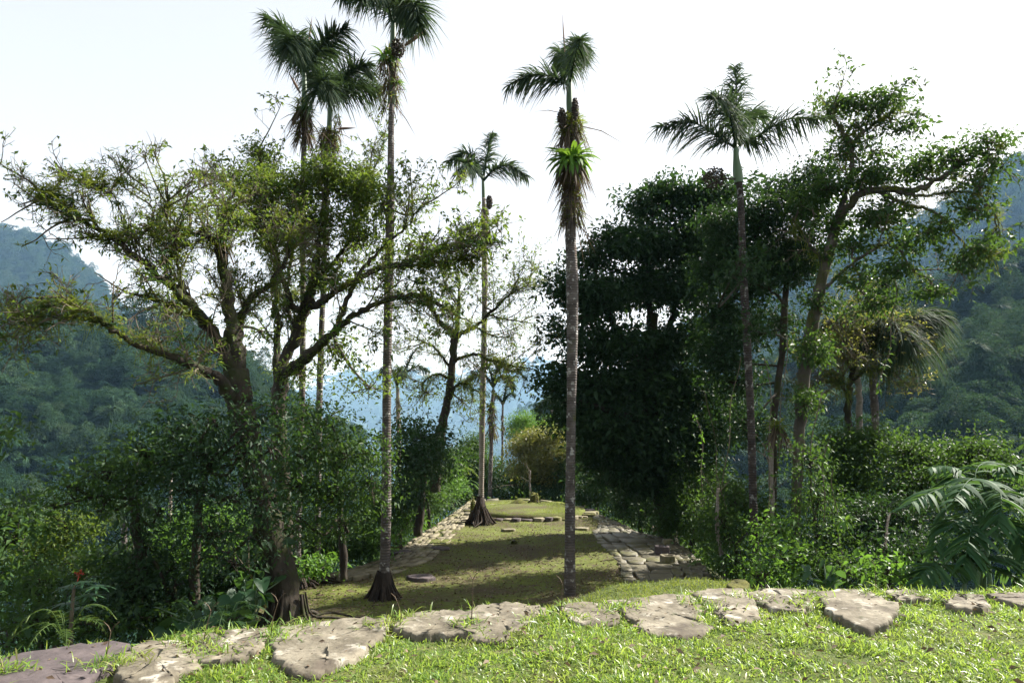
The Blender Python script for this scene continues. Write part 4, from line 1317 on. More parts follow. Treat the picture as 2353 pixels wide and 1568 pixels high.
tree('mossy_tree', 'thin mossy tree with flat spreading branches behind the pale palm trunk', 'tree',
     [(1000, 1130, D3, 24), (1012, 1000, D3, 22), (1026, 930, D3, 19), (1038, 860, D3, 17), (1043, 790, D3, 18), (1045, 760, D3, 22)],
     [[(1045, 775, D3, 14), (1067, 762, D3, 10), (1088, 752, D3, 9), (1122, 723, D3, 8), (1156, 689, D3, 6), (1190, 664, D3, 4), (1225, 645, D3, 2)],
      [(1042, 830, D3, 9), (1065, 818, D3 - .3, 7), (1095, 815, D3 - .5, 7), (1130, 826, D3 - .6, 6), (1175, 839, D3 - .8, 4), (1228, 848, D3 - 1, 2)],
      [(1047, 765, D3, 12), (1054, 700, D3, 8), (1055, 660, D3, 5), (1052, 620, D3, 3)],
      [(1045, 765, D3, 16), (1010, 740, D3 - .4, 12), (985, 700, D3 - .7, 9), (950, 690, D3 - .8, 5)],
      [(1122, 723, D3, 5), (1150, 730, D3, 4), (1190, 738, D3, 3), (1225, 742, D3, 1.5)], [(1090, 750, D3, 5), (1130, 770, D3 + .4, 4), (1180, 775, D3 + .6, 2)],
      [(1030, 910, D3, 8), (1060, 880, D3, 5), (1100, 900, D3, 3)], [(1036, 870, D3, 7), (1000, 860, D3, 5), (970, 880, D3, 3)], [(1038, 850, D3, 7), (1000, 800, D3, 5), (960, 780, D3, 3)]],
     [(1060, 920, D3, 60, 40, .3), (980, 900, D3, 60, 35, .3), (1165, 850, D3 - .8, 40, 16, .5), (1190, 660, D3, 45, 35, .35), (1110, 680, D3, 40, 30, .2)],
     M_OLIVE, M_BARK, .12, 22, 14, .3, 'old mossy trees', (70, 1.4, 380, .8, 1900, .4, 4200, .25), moss=1700, moss_big=26, hang=80)
tree('mossy_tree', 'low yellowish mossy tree with thin bare twigs below the right hand crown', 'tree',
     [(1950, 1010, 20, 16), (1948, 930, 20, 14), (1955, 870, 20, 12), (1962, 830, 20, 11)],
     [[(1960, 840, 20, 9), (1990, 800, 20, 7), (2030, 790, 20, 5), (2080, 800, 20, 2)], [(1958, 850, 20, 9), (1920, 800, 20, 7), (1890, 780, 20, 4)], [(1962, 835, 20, 8), (1970, 780, 20, 6), (1990, 740, 20, 3)],
      [(1955, 880, 20, 8), (1990, 850, 19.5, 6), (2040, 850, 19.2, 4), (2095, 890, 19, 2)], [(1950, 920, 20, 8), (1930, 880, 19.5, 6), (1905, 860, 19.2, 3)]],
     [], M_YELLOW, M_BARK, .11, 20, 14, .3, 'old mossy trees', (45, 1.1, 260, .7, 1100, .35, 2600, .25), moss=900, moss_big=26, hang=30)

# leafy layer hanging under the mossy trees
def leafy(label, trunk, blobs, mat=None, leaf=.11, dens=30, per=22, pad=.26, name='understory_tree', group='leafy understory trees', bark=None, cat='tree'):
    return tree(name, label, cat, trunk, (), blobs, mat or M_MID, bark or M_BARK, leaf, dens, per, pad, group)


leafy('dark small leaved tree drooping left of the big mossy tree', [(330, 1420, 11.5, 26), (320, 1250, 11.5, 22), (300, 1100, 11.5, 16)],
      [(330, 1035, 11.2, 75, 40), (250, 1085, 11, 75, 42), (175, 1120, 10.8, 60, 34), (125, 1165, 10.6, 36, 34, .8), (310, 1110, 11.3, 80, 45, .9), (380, 1060, 11.4, 60, 60), (240, 1150, 11.2, 60, 40, .5), (360, 1180, 11.2, 60, 50, .6)], M_MID, .115, 21, 22, .36)
leafy('leafy small tree in front of the big mossy trunk, lit yellow green along its top', [(450, 1430, 11.2, 22), (450, 1250, 11.2, 20), (470, 1080, 11.2, 14)],
      [(420, 985, 11.3, 65, 40), (490, 965, 11.2, 60, 40), (470, 1040, 11, 80, 60), (580, 960, 10.9, 60, 36, .9), (640, 940, 10.9, 55, 32, .9), (550, 1040, 10.7, 70, 60, .45), (630, 1030, 10.6, 55, 60, .45), (440, 1120, 11, 80, 60), (540, 1140, 10.7, 70, 60, .45), (620, 1130, 10.5, 55, 60, .45), (590, 1220, 10.6, 60, 50, .4), (490, 1220, 10.9, 80, 60, .8), (540, 1290, 10.9, 50, 40, .6)], M_DARK, .11, 22, 22, .36)  # dark leaf colour paints in the shade under the mossy trees
leafy('leafy tree wrapping the twin palm trunks to the right of the big mossy tree', [(790, 1330, 14, 18), (785, 1200, 14, 16), (770, 1080, 14, 12)],
      [(700, 950, 13.4, 60, 36), (755, 960, 13.4, 50, 40), (700, 1030, 13, 75, 60), (780, 1040, 13.2, 70, 65), (840, 1040, 13.8, 50, 50), (690, 1110, 12.8, 70, 55), (770, 1130, 13, 80, 60), (850, 1110, 13.6, 45, 60, .8), (690, 1190, 13, 50, 50, .7), (790, 1200, 13.4, 70, 36, .6)], M_MID, .115, 21, 22, .36)
leafy('sunlit bushy tree deep in the left hollow between the trunks', [(500, 1400, 19, 16), (500, 1250, 19, 12)], [(440, 1230, 18, 90, 70), (540, 1210, 18, 70, 70), (380, 1290, 17, 80, 70), (490, 1310, 16.5, 80, 60), (560, 1290, 16, 50, 60, .8)], M_BRIGHT, .13, 22)
leafy('dark leafy mass hanging low under the big mossy tree', [(400, 1500, 11, 18), (390, 1400, 11, 14)], [(330, 1260, 11.6, 70, 60, .8), (300, 1350, 11, 80, 60), (400, 1350, 11, 60, 50, .8), (260, 1420, 10.5, 70, 50)], M_DARK, .12, 24)
leafy('spreading olive tree at the lower left with thin dark limbs', [(128, 1500, 14, 14), (120, 1350, 14, 10), (118, 1270, 14, 7)], [(150, 1200, 14, 70, 30), (100, 1250, 14, 80, 40, .9), (190, 1215, 14, 50, 25, .7), (60, 1290, 13.5, 60, 40), (160, 1290, 13.6, 50, 30, .5)], M_OLIVE, .12, 22)
leafy('glossy broad leaved tree cut by the left border of the view', [(-30, 1500, 10, 24), (-25, 1300, 10, 18), (-20, 1050, 10, 10)], [(-15, 990, 10, 30, 60, 1.1), (0, 1190, 9.6, 45, 70), (30, 1240, 9.6, 40, 50), (-20, 1330, 9.5, 60, 60)], M_MID, .15, 22)
leafy('pale leaved bushy tree filling the bottom left corner', [(90, 1560, 11, 16), (95, 1450, 11, 12)], [(90, 1340, 11.5, 90, 60), (190, 1330, 12.5, 60, 50, .8), (60, 1420, 10.5, 80, 50), (150, 1420, 10.8, 80, 50), (20, 1470, 9.6, 60, 50), (230, 1440, 10, 60, 40)], M_MID, .12, 22)

for lab, tk, bl, mt in [
    ('shaded bush at the foot of the big mossy trunk, behind the taro leaves', [(560, 1420, 12.6, 10), (560, 1360, 12.6, 8)], [(540, 1330, 12.6, 60, 50), (470, 1350, 12.4, 60, 45), (600, 1300, 12.8, 40, 40)], M_DARK),
    ('dark bush in the hollow below the drooping left tree', [(330, 1480, 11.4, 10), (330, 1400, 11.4, 8)], [(320, 1340, 11.6, 70, 50), (390, 1310, 11.8, 60, 50), (260, 1290, 12, 60, 50), (360, 1420, 10.8, 60, 40)], M_MID),
    ('shaded bush between the big mossy trunk and the twin palms', [(690, 1330, 16.8, 10), (690, 1290, 16.8, 8)], [(700, 1250, 17, 55, 50), (760, 1230, 17.4, 50, 50), (650, 1240, 16.6, 45, 55)], M_MID),
    ('leafy bush filling the gap behind the tallest palm', [(850, 1290, 19.5, 10), (850, 1240, 19.5, 8)], [(850, 1200, 20, 50, 55), (820, 1240, 19, 45, 45), (880, 1150, 20.5, 40, 50)], M_MID)]:
    leafy(lab, tk, bl, mt, .13, 34, 22, .26, 'shrub', 'shrubs along the left side', cat='shrub')

# ------------------------------------------------------------------ the dark mass on the right
D4 = 24.0
tree('broadleaf_tree', 'large dense dark tree right of centre standing in its own shade', 'tree',
     [(1545, 1290, D4, 44), (1520, 1150, D4, 38), (1500, 1000, D4, 34), (1490, 850, D4, 30), (1500, 720, D4, 24)],
     [[(1495, 900, D4, 24), (1440, 800, D4 - .5, 18), (1390, 700, D4 - 1, 12), (1360, 600, D4 - 1.3, 6)], [(1492, 850, D4, 22), (1540, 740, D4, 16), (1570, 600, D4, 10), (1580, 480, D4, 5)], [(1500, 980, D4, 20), (1420, 950, D4 - 1, 14), (1330, 920, D4 - 1.6, 7)],
      [(1495, 760, D4, 20), (1490, 620, D4, 12), (1500, 480, D4, 6)], [(1510, 1000, D4, 20), (1600, 900, D4, 14), (1680, 820, D4, 8)]],
     [(1360, 590, 23, 48, 45), (1420, 560, 23, 60, 55), (1480, 470, 24, 50, 50), (1560, 450, 24, 70, 50), (1640, 450, 24, 70, 50), (1500, 560, 24, 90, 60), (1600, 540, 24, 90, 60), (1300, 660, 22.6, 55, 40), (1380, 680, 23, 90, 55), (1480, 660, 24, 90, 55),
      (1590, 650, 24, 80, 60), (1310, 765, 22.6, 50, 50), (1400, 790, 23, 80, 55), (1500, 790, 24, 80, 55, .8), (1600, 770, 24, 70, 60, .7), (1285, 850, 22.5, 35, 40, .8), (1350, 880, 23, 70, 50), (1450, 890, 23.5, 90, 60), (1560, 890, 24, 90, 60), (1275, 900, 22.4, 40, 28),
      (1320, 960, 22.6, 55, 45), (1400, 990, 23, 80, 60), (1500, 1000, 23.5, 90, 60), (1600, 1000, 24, 80, 70), (1370, 1060, 23.5, 50, 50), (1460, 1080, 23.5, 80, 60), (1570, 1090, 23.5, 80, 60), (1670, 960, 24, 50, 60, .6), (1660, 620, 24, 50, 60, .8)],
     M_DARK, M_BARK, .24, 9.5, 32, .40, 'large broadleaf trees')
D5 = 17.5
tree('broadleaf_tree', 'tall leafy tree at the right with a pale trunk and far reaching mossy limbs', 'tree',
     [(1822, 1290, D5, 26), (1828, 1180, D5, 27), (1836, 1000, D5, 30), (1846, 880, D5, 34), (1868, 740, D5, 34), (1890, 640, D5, 30), (1918, 530, D5, 28), (1936, 470, D5, 24)],
     [[(1930, 490, D5, 20), (1946, 430, D5, 15), (1956, 380, D5, 14), (1952, 330, D5, 18), (1925, 290, D5, 10), (1900, 250, D5, 4)], [(1954, 345, D5, 12), (1975, 310, D5, 9), (2010, 285, D5, 7), (2060, 250, D5, 4)],
      [(1920, 520, D5, 24), (1965, 455, D5 - .4, 22), (2008, 437, D5 - .7, 22), (2093, 437, D5 - 1, 18), (2145, 417, D5 - 1.2, 14), (2230, 361, D5 - 1.5, 8), (2300, 340, D5 - 1.8, 4)],
      [(2060, 440, D5 - .9, 12), (2120, 452, D5 - 1.4, 9), (2180, 442, D5 - 1.7, 7), (2250, 450, D5 - 1.9, 4), (2290, 500, D5 - 2, 2)],
      [(2020, 440, D5 - .7, 14), (2080, 470, D5 - 1.3, 10), (2130, 480, D5 - 1.6, 8), (2172, 512, D5 - 1.8, 6), (2230, 570, D5 - 2, 4), (2280, 590, D5 - 2, 2)],
      [(1880, 690, D5, 14), (1905, 651, D5 - .4, 11), (1957, 607, D5 - .8, 9), (2025, 562, D5 - 1.1, 8), (2070, 580, D5 - 1.3, 7), (2095, 622, D5 - 1.4, 6), (2145, 644, D5 - 1.5, 4)],
      [(1900, 610, D5, 12), (1860, 560, D5 - .3, 8), (1820, 500, D5 - .5, 5)]],
     [(2015, 245, D5, 95, 26), (1925, 235, D5, 50, 20), (2075, 300, D5 - .2, 45, 20, .9), (1975, 290, D5, 60, 18, .6), (1930, 345, D5, 40, 22, .4), (2010, 350, D5, 60, 22, .5), (2265, 325, D5 - 1.7, 65, 20), (2190, 360, D5 - 1.4, 70, 29), (2100, 385, D5 - 1, 70, 29),
      (2010, 410, D5 - .6, 80, 33), (1900, 430, D5 - .2, 80, 33), (1840, 470, D5, 60, 40), (2250, 430, D5 - 1.8, 45, 29, .7), (2130, 530, D5 - 1.6, 70, 29, .7), (2245, 570, D5 - 2, 45, 33, .6), (2200, 600, D5 - 1.9, 35, 22, .5), (2010, 500, D5 - .7, 90, 37, .8), (1910, 520, D5, 60, 37, .7),
      (2060, 620, D5 - 1.3, 70, 29, .8), (2140, 665, D5 - 1.5, 35, 22, .7), (1980, 640, D5 - .8, 60, 37, .6), (2000, 700, D5 - 1, 70, 33, .6), (1870, 800, D5 - .4, 45, 66, .8), (1885, 690, D5 - .3, 40, 44, .9), (1850, 930, D5 - .4, 35, 44, .9), (2230, 480, D5 - 1.9, 60, 29, .7), (2290, 380, D5 - 1.9, 40, 22, .7), (1960, 570, D5 - .6, 60, 33, .8), (2080, 560, D5 - 1.2, 60, 29, .7)],
     M_MID, M_MBARK, .16, 17, 20, .22, 'large broadleaf trees', (40, 1.0, 160, .6, 500, .3, 1500, .2), moss=500, moss_big=22, hang=50, wf=.8)
tree('broadleaf_tree', 'slender dark crowned tree rising behind the wide fronded palm', 'tree',
     [(1775, 1180, 19, 14), (1780, 950, 19, 15), (1797, 800, 19, 15), (1806, 650, 19, 13), (1812, 560, 19, 11)],
     [[(1806, 660, 19, 9), (1770, 600, 19, 7), (1740, 540, 19, 4)], [(1810, 580, 19, 8), (1840, 520, 19, 6), (1860, 450, 19, 3)], [(1800, 700, 19, 8), (1760, 660, 19, 6), (1700, 650, 19, 4)]],
     [(1750, 500, 19, 80, 60), (1820, 450, 19, 60, 50), (1690, 560, 19.5, 60, 50), (1780, 590, 19, 90, 60), (1720, 650, 19.5, 70, 60), (1830, 620, 18.6, 60, 60, .7), (1655, 520, 20, 60, 60), (1640, 620, 20, 55, 60), (1650, 720, 20, 55, 60), (1640, 820, 20, 55, 60), (1720, 980, 18, 50, 60, .7), (1850, 560, 18.4, 50, 60, .8), (1870, 480, 18.4, 50, 50, .8), (1700, 600, 15, 45, 50, .5), (1730, 760, 15, 40, 50, .4), (1700, 760, 20, 70, 70, .9), (1790, 730, 19.5, 60, 60, .5), (1690, 880, 20, 60, 70, .6), (1880, 400, 18.6, 60, 40, .8), (1760, 430, 19.6, 40, 40, .6)],
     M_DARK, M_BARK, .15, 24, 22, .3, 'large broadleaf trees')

for lab, tk, bl, mt in [
    ('dark leafy bush beside the farthest bend of the right stone path', [(1370, 1200, 32, 10), (1370, 1140, 32, 8)], [(1350, 1130, 32, 40, 50), (1400, 1120, 31, 50, 60)], M_DARK),
    ('vine covered dark bush along the middle of the right stone path', [(1470, 1230, 27, 12), (1470, 1150, 27, 8)], [(1440, 1150, 28, 50, 60), (1500, 1170, 26, 55, 60), (1480, 1110, 27, 50, 50)], M_DARK),
    ('dark undergrowth bush at the near outer edge of the right stone path', [(1590, 1270, 22, 14), (1590, 1180, 22, 10)], [(1560, 1190, 23, 60, 70), (1630, 1200, 21, 60, 70), (1600, 1120, 22.5, 70, 60), (1660, 1270, 18.5, 40, 50, .8)], M_MID),
    ('sunlit bush with small pale leaves at the foot of the wide fronded palm', [(1690, 1345, 16.5, 12), (1690, 1250, 16.5, 8)], [(1670, 1220, 17, 50, 60), (1700, 1290, 16.2, 45, 50), (1690, 1150, 17.5, 60, 60, .8), (1760, 1180, 17.4, 40, 60, .7)], M_MID),
    ('glossy bright green bush between the two pale trunks on the right', [(1790, 1345, 14.5, 12), (1790, 1280, 14.5, 8)], [(1785, 1220, 15, 45, 45), (1800, 1290, 14, 60, 45), (1760, 1320, 13.5, 40, 35)], M_BRIGHT),
    ('leafy thicket with climbing vines right of the pale trunk', [(1890, 1345, 14.5, 12), (1890, 1250, 14.5, 8)], [(1880, 1150, 15, 40, 60, .8), (1900, 1230, 14.5, 40, 60, .9), (1880, 1300, 13.6, 60, 45), (1950, 1310, 13, 50, 40), (1860, 1060, 15.5, 40, 60, .6)], M_MID),
    ('dark shaded thicket below the right border bushes', [(2030, 1370, 13.5, 12), (2030, 1280, 13.5, 8)], [(1990, 1200, 15, 60, 70), (2070, 1190, 15, 70, 70), (2040, 1280, 13.5, 70, 60), (2130, 1270, 13.5, 60, 60, .8)], M_DARK),
    ('shaded bush past the broad leaved palm at the right border', [(2440, 1370, 11.5, 12), (2440, 1250, 11.5, 8)], [(2430, 1170, 12, 70, 60), (2470, 1260, 11.5, 80, 70), (2400, 1270, 12, 60, 60)], M_MID),
    ('small light green bush peeping over the ledge stones on the right', [(2040, 1370, 11, 8), (2040, 1340, 11, 6)], [(2045, 1315, 11, 32, 26), (2080, 1325, 10.8, 25, 18)], M_BRIGHT)]:
    leafy(lab, tk, bl, mt, .13, 24, 22, .3, 'shrub', 'shrubs along the right side', cat='shrub')
for lab, tk, bl in [
    ('rounded glossy tree top to the right of the two pale palm trunks', [(1990, 1250, 18, 14), (1990, 1080, 18, 10)], [(1930, 1030, 18, 60, 55), (2000, 1010, 18, 60, 45), (1960, 1100, 17.5, 80, 60)]),
    ('glossy sunlit tree top in the middle of the right border bushes', [(2110, 1250, 17, 14), (2110, 1080, 17, 10)], [(2090, 1040, 17, 60, 55), (2150, 1060, 17, 50, 45), (2110, 1120, 16.5, 80, 60)]),
    ('glossy tree top nearest the right border above the broad leaved palm', [(2260, 1250, 16, 14), (2260, 1080, 16, 10)], [(2230, 1035, 16, 50, 45), (2280, 1050, 16, 50, 45), (2240, 1110, 15.6, 90, 60), (2330, 1100, 15.6, 40, 40)])]:
    leafy(lab, tk, bl, M_MID, .14, 24, 22, .26, 'broadleaf_tree', 'glossy tree tops at the right')

# beyond the terrace and along its left edge
for lab, tk, bl, mt in [
    ('bright green round tree beyond the end of the terrace', [(1215, 1120, 52, 8), (1215, 1020, 52, 6)], [(1200, 975, 52, 35, 32), (1230, 990, 52, 35, 30), (1255, 975, 53, 18, 22), (1185, 1000, 51, 22, 18)], M_BRIGHT),
    ('yellowish thin leaved tree at the end of the terrace', [(1250, 1140, 39, 10), (1245, 1080, 39, 8)], [(1195, 1030, 39, 36, 34, .7), (1235, 1010, 39, 40, 30, .8), (1275, 1005, 38.5, 34, 34, .8), (1290, 1050, 38, 30, 40, .7), (1245, 1060, 38.5, 46, 34, .7), (1195, 1080, 38.5, 30, 30, .6), (1270, 1095, 38, 34, 24, .5)], M_YELLOW),
    ('dark rounded tree behind the two thin distant palms', [(1085, 1130, 42, 10), (1085, 1060, 42, 8)], [(1085, 1030, 42, 35, 40), (1110, 1060, 41, 30, 30), (1055, 1050, 41, 25, 35)], M_MID),
    ('shaded row of trees closing the end of the terrace', [(1200, 1145, 41, 10), (1200, 1100, 41, 8)], [(1120, 1100, 41, 50, 36), (1190, 1098, 42, 50, 36), (1260, 1095, 40, 50, 40), (1310, 1090, 38, 40, 50), (1340, 1060, 37, 40, 50), (1105, 1134, 38, 40, 18), (1165, 1137, 39, 40, 15), (1230, 1137, 38, 40, 15), (1290, 1140, 37, 40, 18)], M_DARK),
    ('soft green tree below the far left side of the terrace', [(1000, 1160, 40, 10), (1000, 1090, 40, 8)], [(990, 1075, 40, 40, 36), (1040, 1085, 42, 34, 36), (950, 1100, 38, 40, 40), (1010, 1120, 38, 40, 34), (1060, 1125, 43, 30, 26), (1040, 1150, 39, 34, 24), (1000, 1165, 37, 40, 26), (955, 1190, 35, 40, 34), (910, 1170, 33, 40, 44), (1075, 1140, 42, 24, 20)], M_MID),
    ('dark tree low beyond the far right rim of the terrace', [(1340, 1170, 40, 10), (1340, 1090, 40, 8)], [(1330, 1060, 40, 36, 40), (1290, 1120, 42, 36, 28), (1380, 1080, 38, 40, 50)], M_DARK),
    ('hazy wooded clump beyond the left slope behind the slim palm', [(1080, 1150, 62, 8), (1080, 1100, 62, 6)], [(1070, 1090, 62, 40, 26), (1020, 1060, 66, 46, 30), (960, 1050, 66, 46, 30), (1130, 1110, 60, 36, 26)], M_MID),
    ('dark vine draped tree behind the tallest palm trunk', [(960, 1230, 22, 20), (970, 1120, 22, 16), (975, 1050, 22, 10)], [(970, 1000, 22, 60, 45), (950, 1060, 21, 60, 55), (1010, 1050, 23, 40, 45), (930, 1130, 20, 45, 50, .8)], M_DARK)]:
    leafy(lab, tk, bl, mt, .17, 20, 20, .4, 'broadleaf_tree', 'trees round the end of the terrace')
for lab, tk, bl, mt in [
    ('sunny green bush at the far left edge of the terrace', [(1040, 1170, 30, 8), (1040, 1130, 30, 6)], [(1020, 1105, 30, 32, 38), (1045, 1110, 31, 20, 28), (1035, 1070, 31, 30, 30)], M_BRIGHT),
    ('leafy bush beside the middle of the left stone path', [(985, 1210, 24, 8), (985, 1160, 24, 6)], [(970, 1130, 24.5, 40, 45), (925, 1180, 22.5, 35, 35), (1000, 1140, 27, 25, 30)], M_MID),
    ('low bright ground bush between the tallest palm and the left stone path', [(920, 1260, 19.5, 8), (920, 1230, 19.5, 6)], [(905, 1215, 20, 30, 26), (875, 1250, 18.5, 20, 26), (945, 1192, 22.5, 22, 18)], M_BRIGHT),
    ('shaded leafy bush behind the twin palm roots', [(790, 1310, 18, 8), (790, 1260, 18, 6)], [(800, 1250, 18.5, 45, 50), (840, 1230, 19, 40, 50), (760, 1260, 18.5, 30, 40), (700, 1250, 18, 40, 50, .7)], M_MID),
    ('small bright broad leaved shrub at the foot of the twin palms', [(750, 1318, 15.6, 6), (750, 1305, 15.6, 5)], [(748, 1298, 15.6, 18, 14), (705, 1300, 15.6, 14, 12)], M_BRIGHT)]:
    leafy(lab, tk, bl, mt, .14, 26, 20, .26, 'shrub', 'shrubs along the left side', cat='shrub')

# thin bare trunks seen in the wood
for lab, rows, m in [('pale slim trunk in the left hollow beside the low palm', [(300, 1330, 20, 10), (306, 1200, 20, 10), (314, 1100, 20, 8), (318, 1060, 20, 5)], M_PALEBARK),
                     ('second pale slim trunk in the left hollow, right of the low palm', [(388, 1260, 22, 9), (391, 1150, 22, 8), (393, 1090, 22, 5)], M_PALEBARK),
                     ('short pale trunk at the end of the terrace by the stump', [(1219, 1146, 36, 5), (1217, 1110, 36, 4), (1218, 1080, 36, 3)], M_PALEBARK),
                     ('pale palm like trunk left of the drooping palm on the right', [(1975, 1020, 22, 15), (1973, 930, 22, 14), (1968, 860, 22, 13), (1966, 820, 22, 9)], M_PALEBARK),
                     ('grey slanting trunk with hanging roots at the near end of the right path', [(1668, 1335, 16.8, 12), (1656, 1270, 16.8, 10), (1646, 1200, 16.8, 9), (1650, 1120, 16.8, 6)], M_PALEBARK),
                     ('thin pale trunk between the wide fronded palm and the tall leafy tree', [(1775, 1280, 17, 14), (1772, 1150, 17, 12), (1770, 1000, 17, 9)], M_PALEBARK),
                     ('leaning mossy stem behind the taro leaves', [(607, 1395, 11.5, 13), (592, 1350, 11.5, 12), (575, 1320, 11.6, 9), (566, 1305, 11.6, 4)], M_MOSSY)]:
    p, r = limb3(rows, .01)
    t = thing('bare_tree', lab, 'tree', tuple(p[0]), 'bare trunks in the wood')
    mb = MB()
    tubes(mb, p, r, 9)
    mb.build('trunk', m, t, True)
    mb = MB()
    l1 = spawn(np.stack([resample(p, 14)]), 7, .6, 6, .6, .4, .15, .5)
    tubes(mb, l1, taper(7, 6, .014, .005), 4)
    mb.build('twigs', M_TWIG, t)

VL = ['thin vine hanging close to the right of the wide fronded palm trunk', 'vine dangling beside the slender dark crowned tree', 'leafy vine hanging in front of the tall leafy tree trunk', 'vine trailing down into the thicket right of the pale trunk', 'rightmost vine, ending among the heart shaped leaves',
      'vine hanging at the right side of the large dense dark tree', 'vine hanging low over the outer edge of the right stone path', 'short vine dangling from the far reaching mossy limbs', 'vine hanging just left of the wide fronded palm trunk']
for k, (x, y0, y1, D) in enumerate([(1755, 820, 1300, 16), (1788, 760, 1240, 16.5), (1868, 900, 1320, 15.5), (1905, 1000, 1340, 14.5), (1930, 1080, 1350, 13.6), (1640, 900, 1290, 19), (1600, 950, 1240, 21), (2040, 640, 900, 15.8), (1680, 820, 1180, 17)]):
    c = P(x, y1, D)
    v = tag(thing('hanging_vine', VL[k], 'vine', tuple(c)), group='vines hanging from the right hand trees')
    mb = MB()
    t = np.linspace(0, 1, 16)
    p = np.array([P(x + 16 * math.sin(u * 4 + k) + 6 * math.sin(u * 11 + k), y0 + (y1 - y0) * u, D) for u in t])
    tubes(mb, p, np.full(16, .012), 4)
    mb.build('stem', M_TWIG, v, True)
    mb = MB()
    nn = 60
    u = rng.uniform(0, 1, nn)
    b = resample(p, 400)[(u * 399).astype(int)]
    leaves(mb, b, rdir(nn) + np.array((0, 0, -.4)), rng.uniform(.07, .16, nn), .06)
    stuff(mb.build('leaves', M_BRIGHT if k % 3 == 0 else M_MID, v))

# ------------------------------------------------------------------ bromeliads
bromeliad('large bright bromeliad with a beard of dead leaves on the middle palm trunk', 1314, 368, 14.95, 66, 80, skirt=130, own=True)
bromeliad('light green bromeliad left of the fruit bunch on the tallest palm', 887, 132, 14.8, 44, 26, skirt=20, own=True)
bromeliad('yellow tipped bromeliad at the right of the tallest palm trunk below its fruit', 914, 192, 14.8, 30, 20, skirt=25)
bromeliad('shaggy bromeliad wrapped round the leftmost tall palm below its crown', 698, 252, 16, 42, 34, skirt=60, mat=M_MID)
bromeliad('small bromeliad low on the left of the middle palm trunk', 1297, 985, 15.2, 18, 16)
bromeliad('small bromeliad on the right side of the middle palm trunk, upper of two', 1326, 1068, 15.2, 18, 16)
bromeliad('small bromeliad on the right side of the middle palm trunk, lower of two', 1325, 1098, 15.2, 14, 14)
bromeliad('dark upright bromeliad in the main fork of the big mossy tree', 512, 555, 11.9, 44, 30, skirt=40, mat=M_MID)
bromeliad('spiky bromeliad on the left limb of the big mossy tree', 478, 745, 11.5, 48, 30, mat=M_MOSS, skirt=20)
bromeliad('yellow green bromeliad cluster on the upper left limb of the big mossy tree', 262, 545, 10.8, 36, 40, mat=M_MOSS)
bromeliad('bromeliad high on the crowded mossy tree', 640, 430, 14.6, 40, 26)
bromeliad('bromeliad beside the tallest trunk at treetop height', 888, 388, 14.8, 26, 20)
bromeliad('fan of bromeliad leaves on the right fork of the crowded mossy tree', 768, 655, 14.4, 44, 28)
bromeliad('bromeliad on the level limb left of the tallest palm trunk', 775, 760, 13.6, 44, 28)
bromeliad('dark star shaped bromeliad above the level limb beside the tallest palm', 955, 650, 13.4, 36, 24, mat=M_MID)
bromeliad('lush bromeliad with straw coloured dead leaves low on the pale right trunk', 1785, 980, 16.8, 44, 40, skirt=80, mat=M_MOSS)
bromeliad('bright lime green bromeliad growing among the vines at the lower right', 1940, 1195, 13.2, 34, 24, own=True)
bromeliad('bromeliad on the upper fork of the tall leafy tree', 1958, 312, 17.3, 26, 22, mat=M_MOSS)
bromeliad('bromeliad on the far reaching limb of the tall leafy tree', 2052, 436, 16.5, 30, 24, mat=M_MOSS)
bromeliad('yellow green bromeliad near the top of the low yellowish mossy tree', 1930, 770, 19.8, 32, 30, mat=M_MOSS)
bromeliad('bromeliad on the drooping twig end right of the tall leafy tree', 2170, 510, 15.6, 18, 18, mat=M_MOSS)

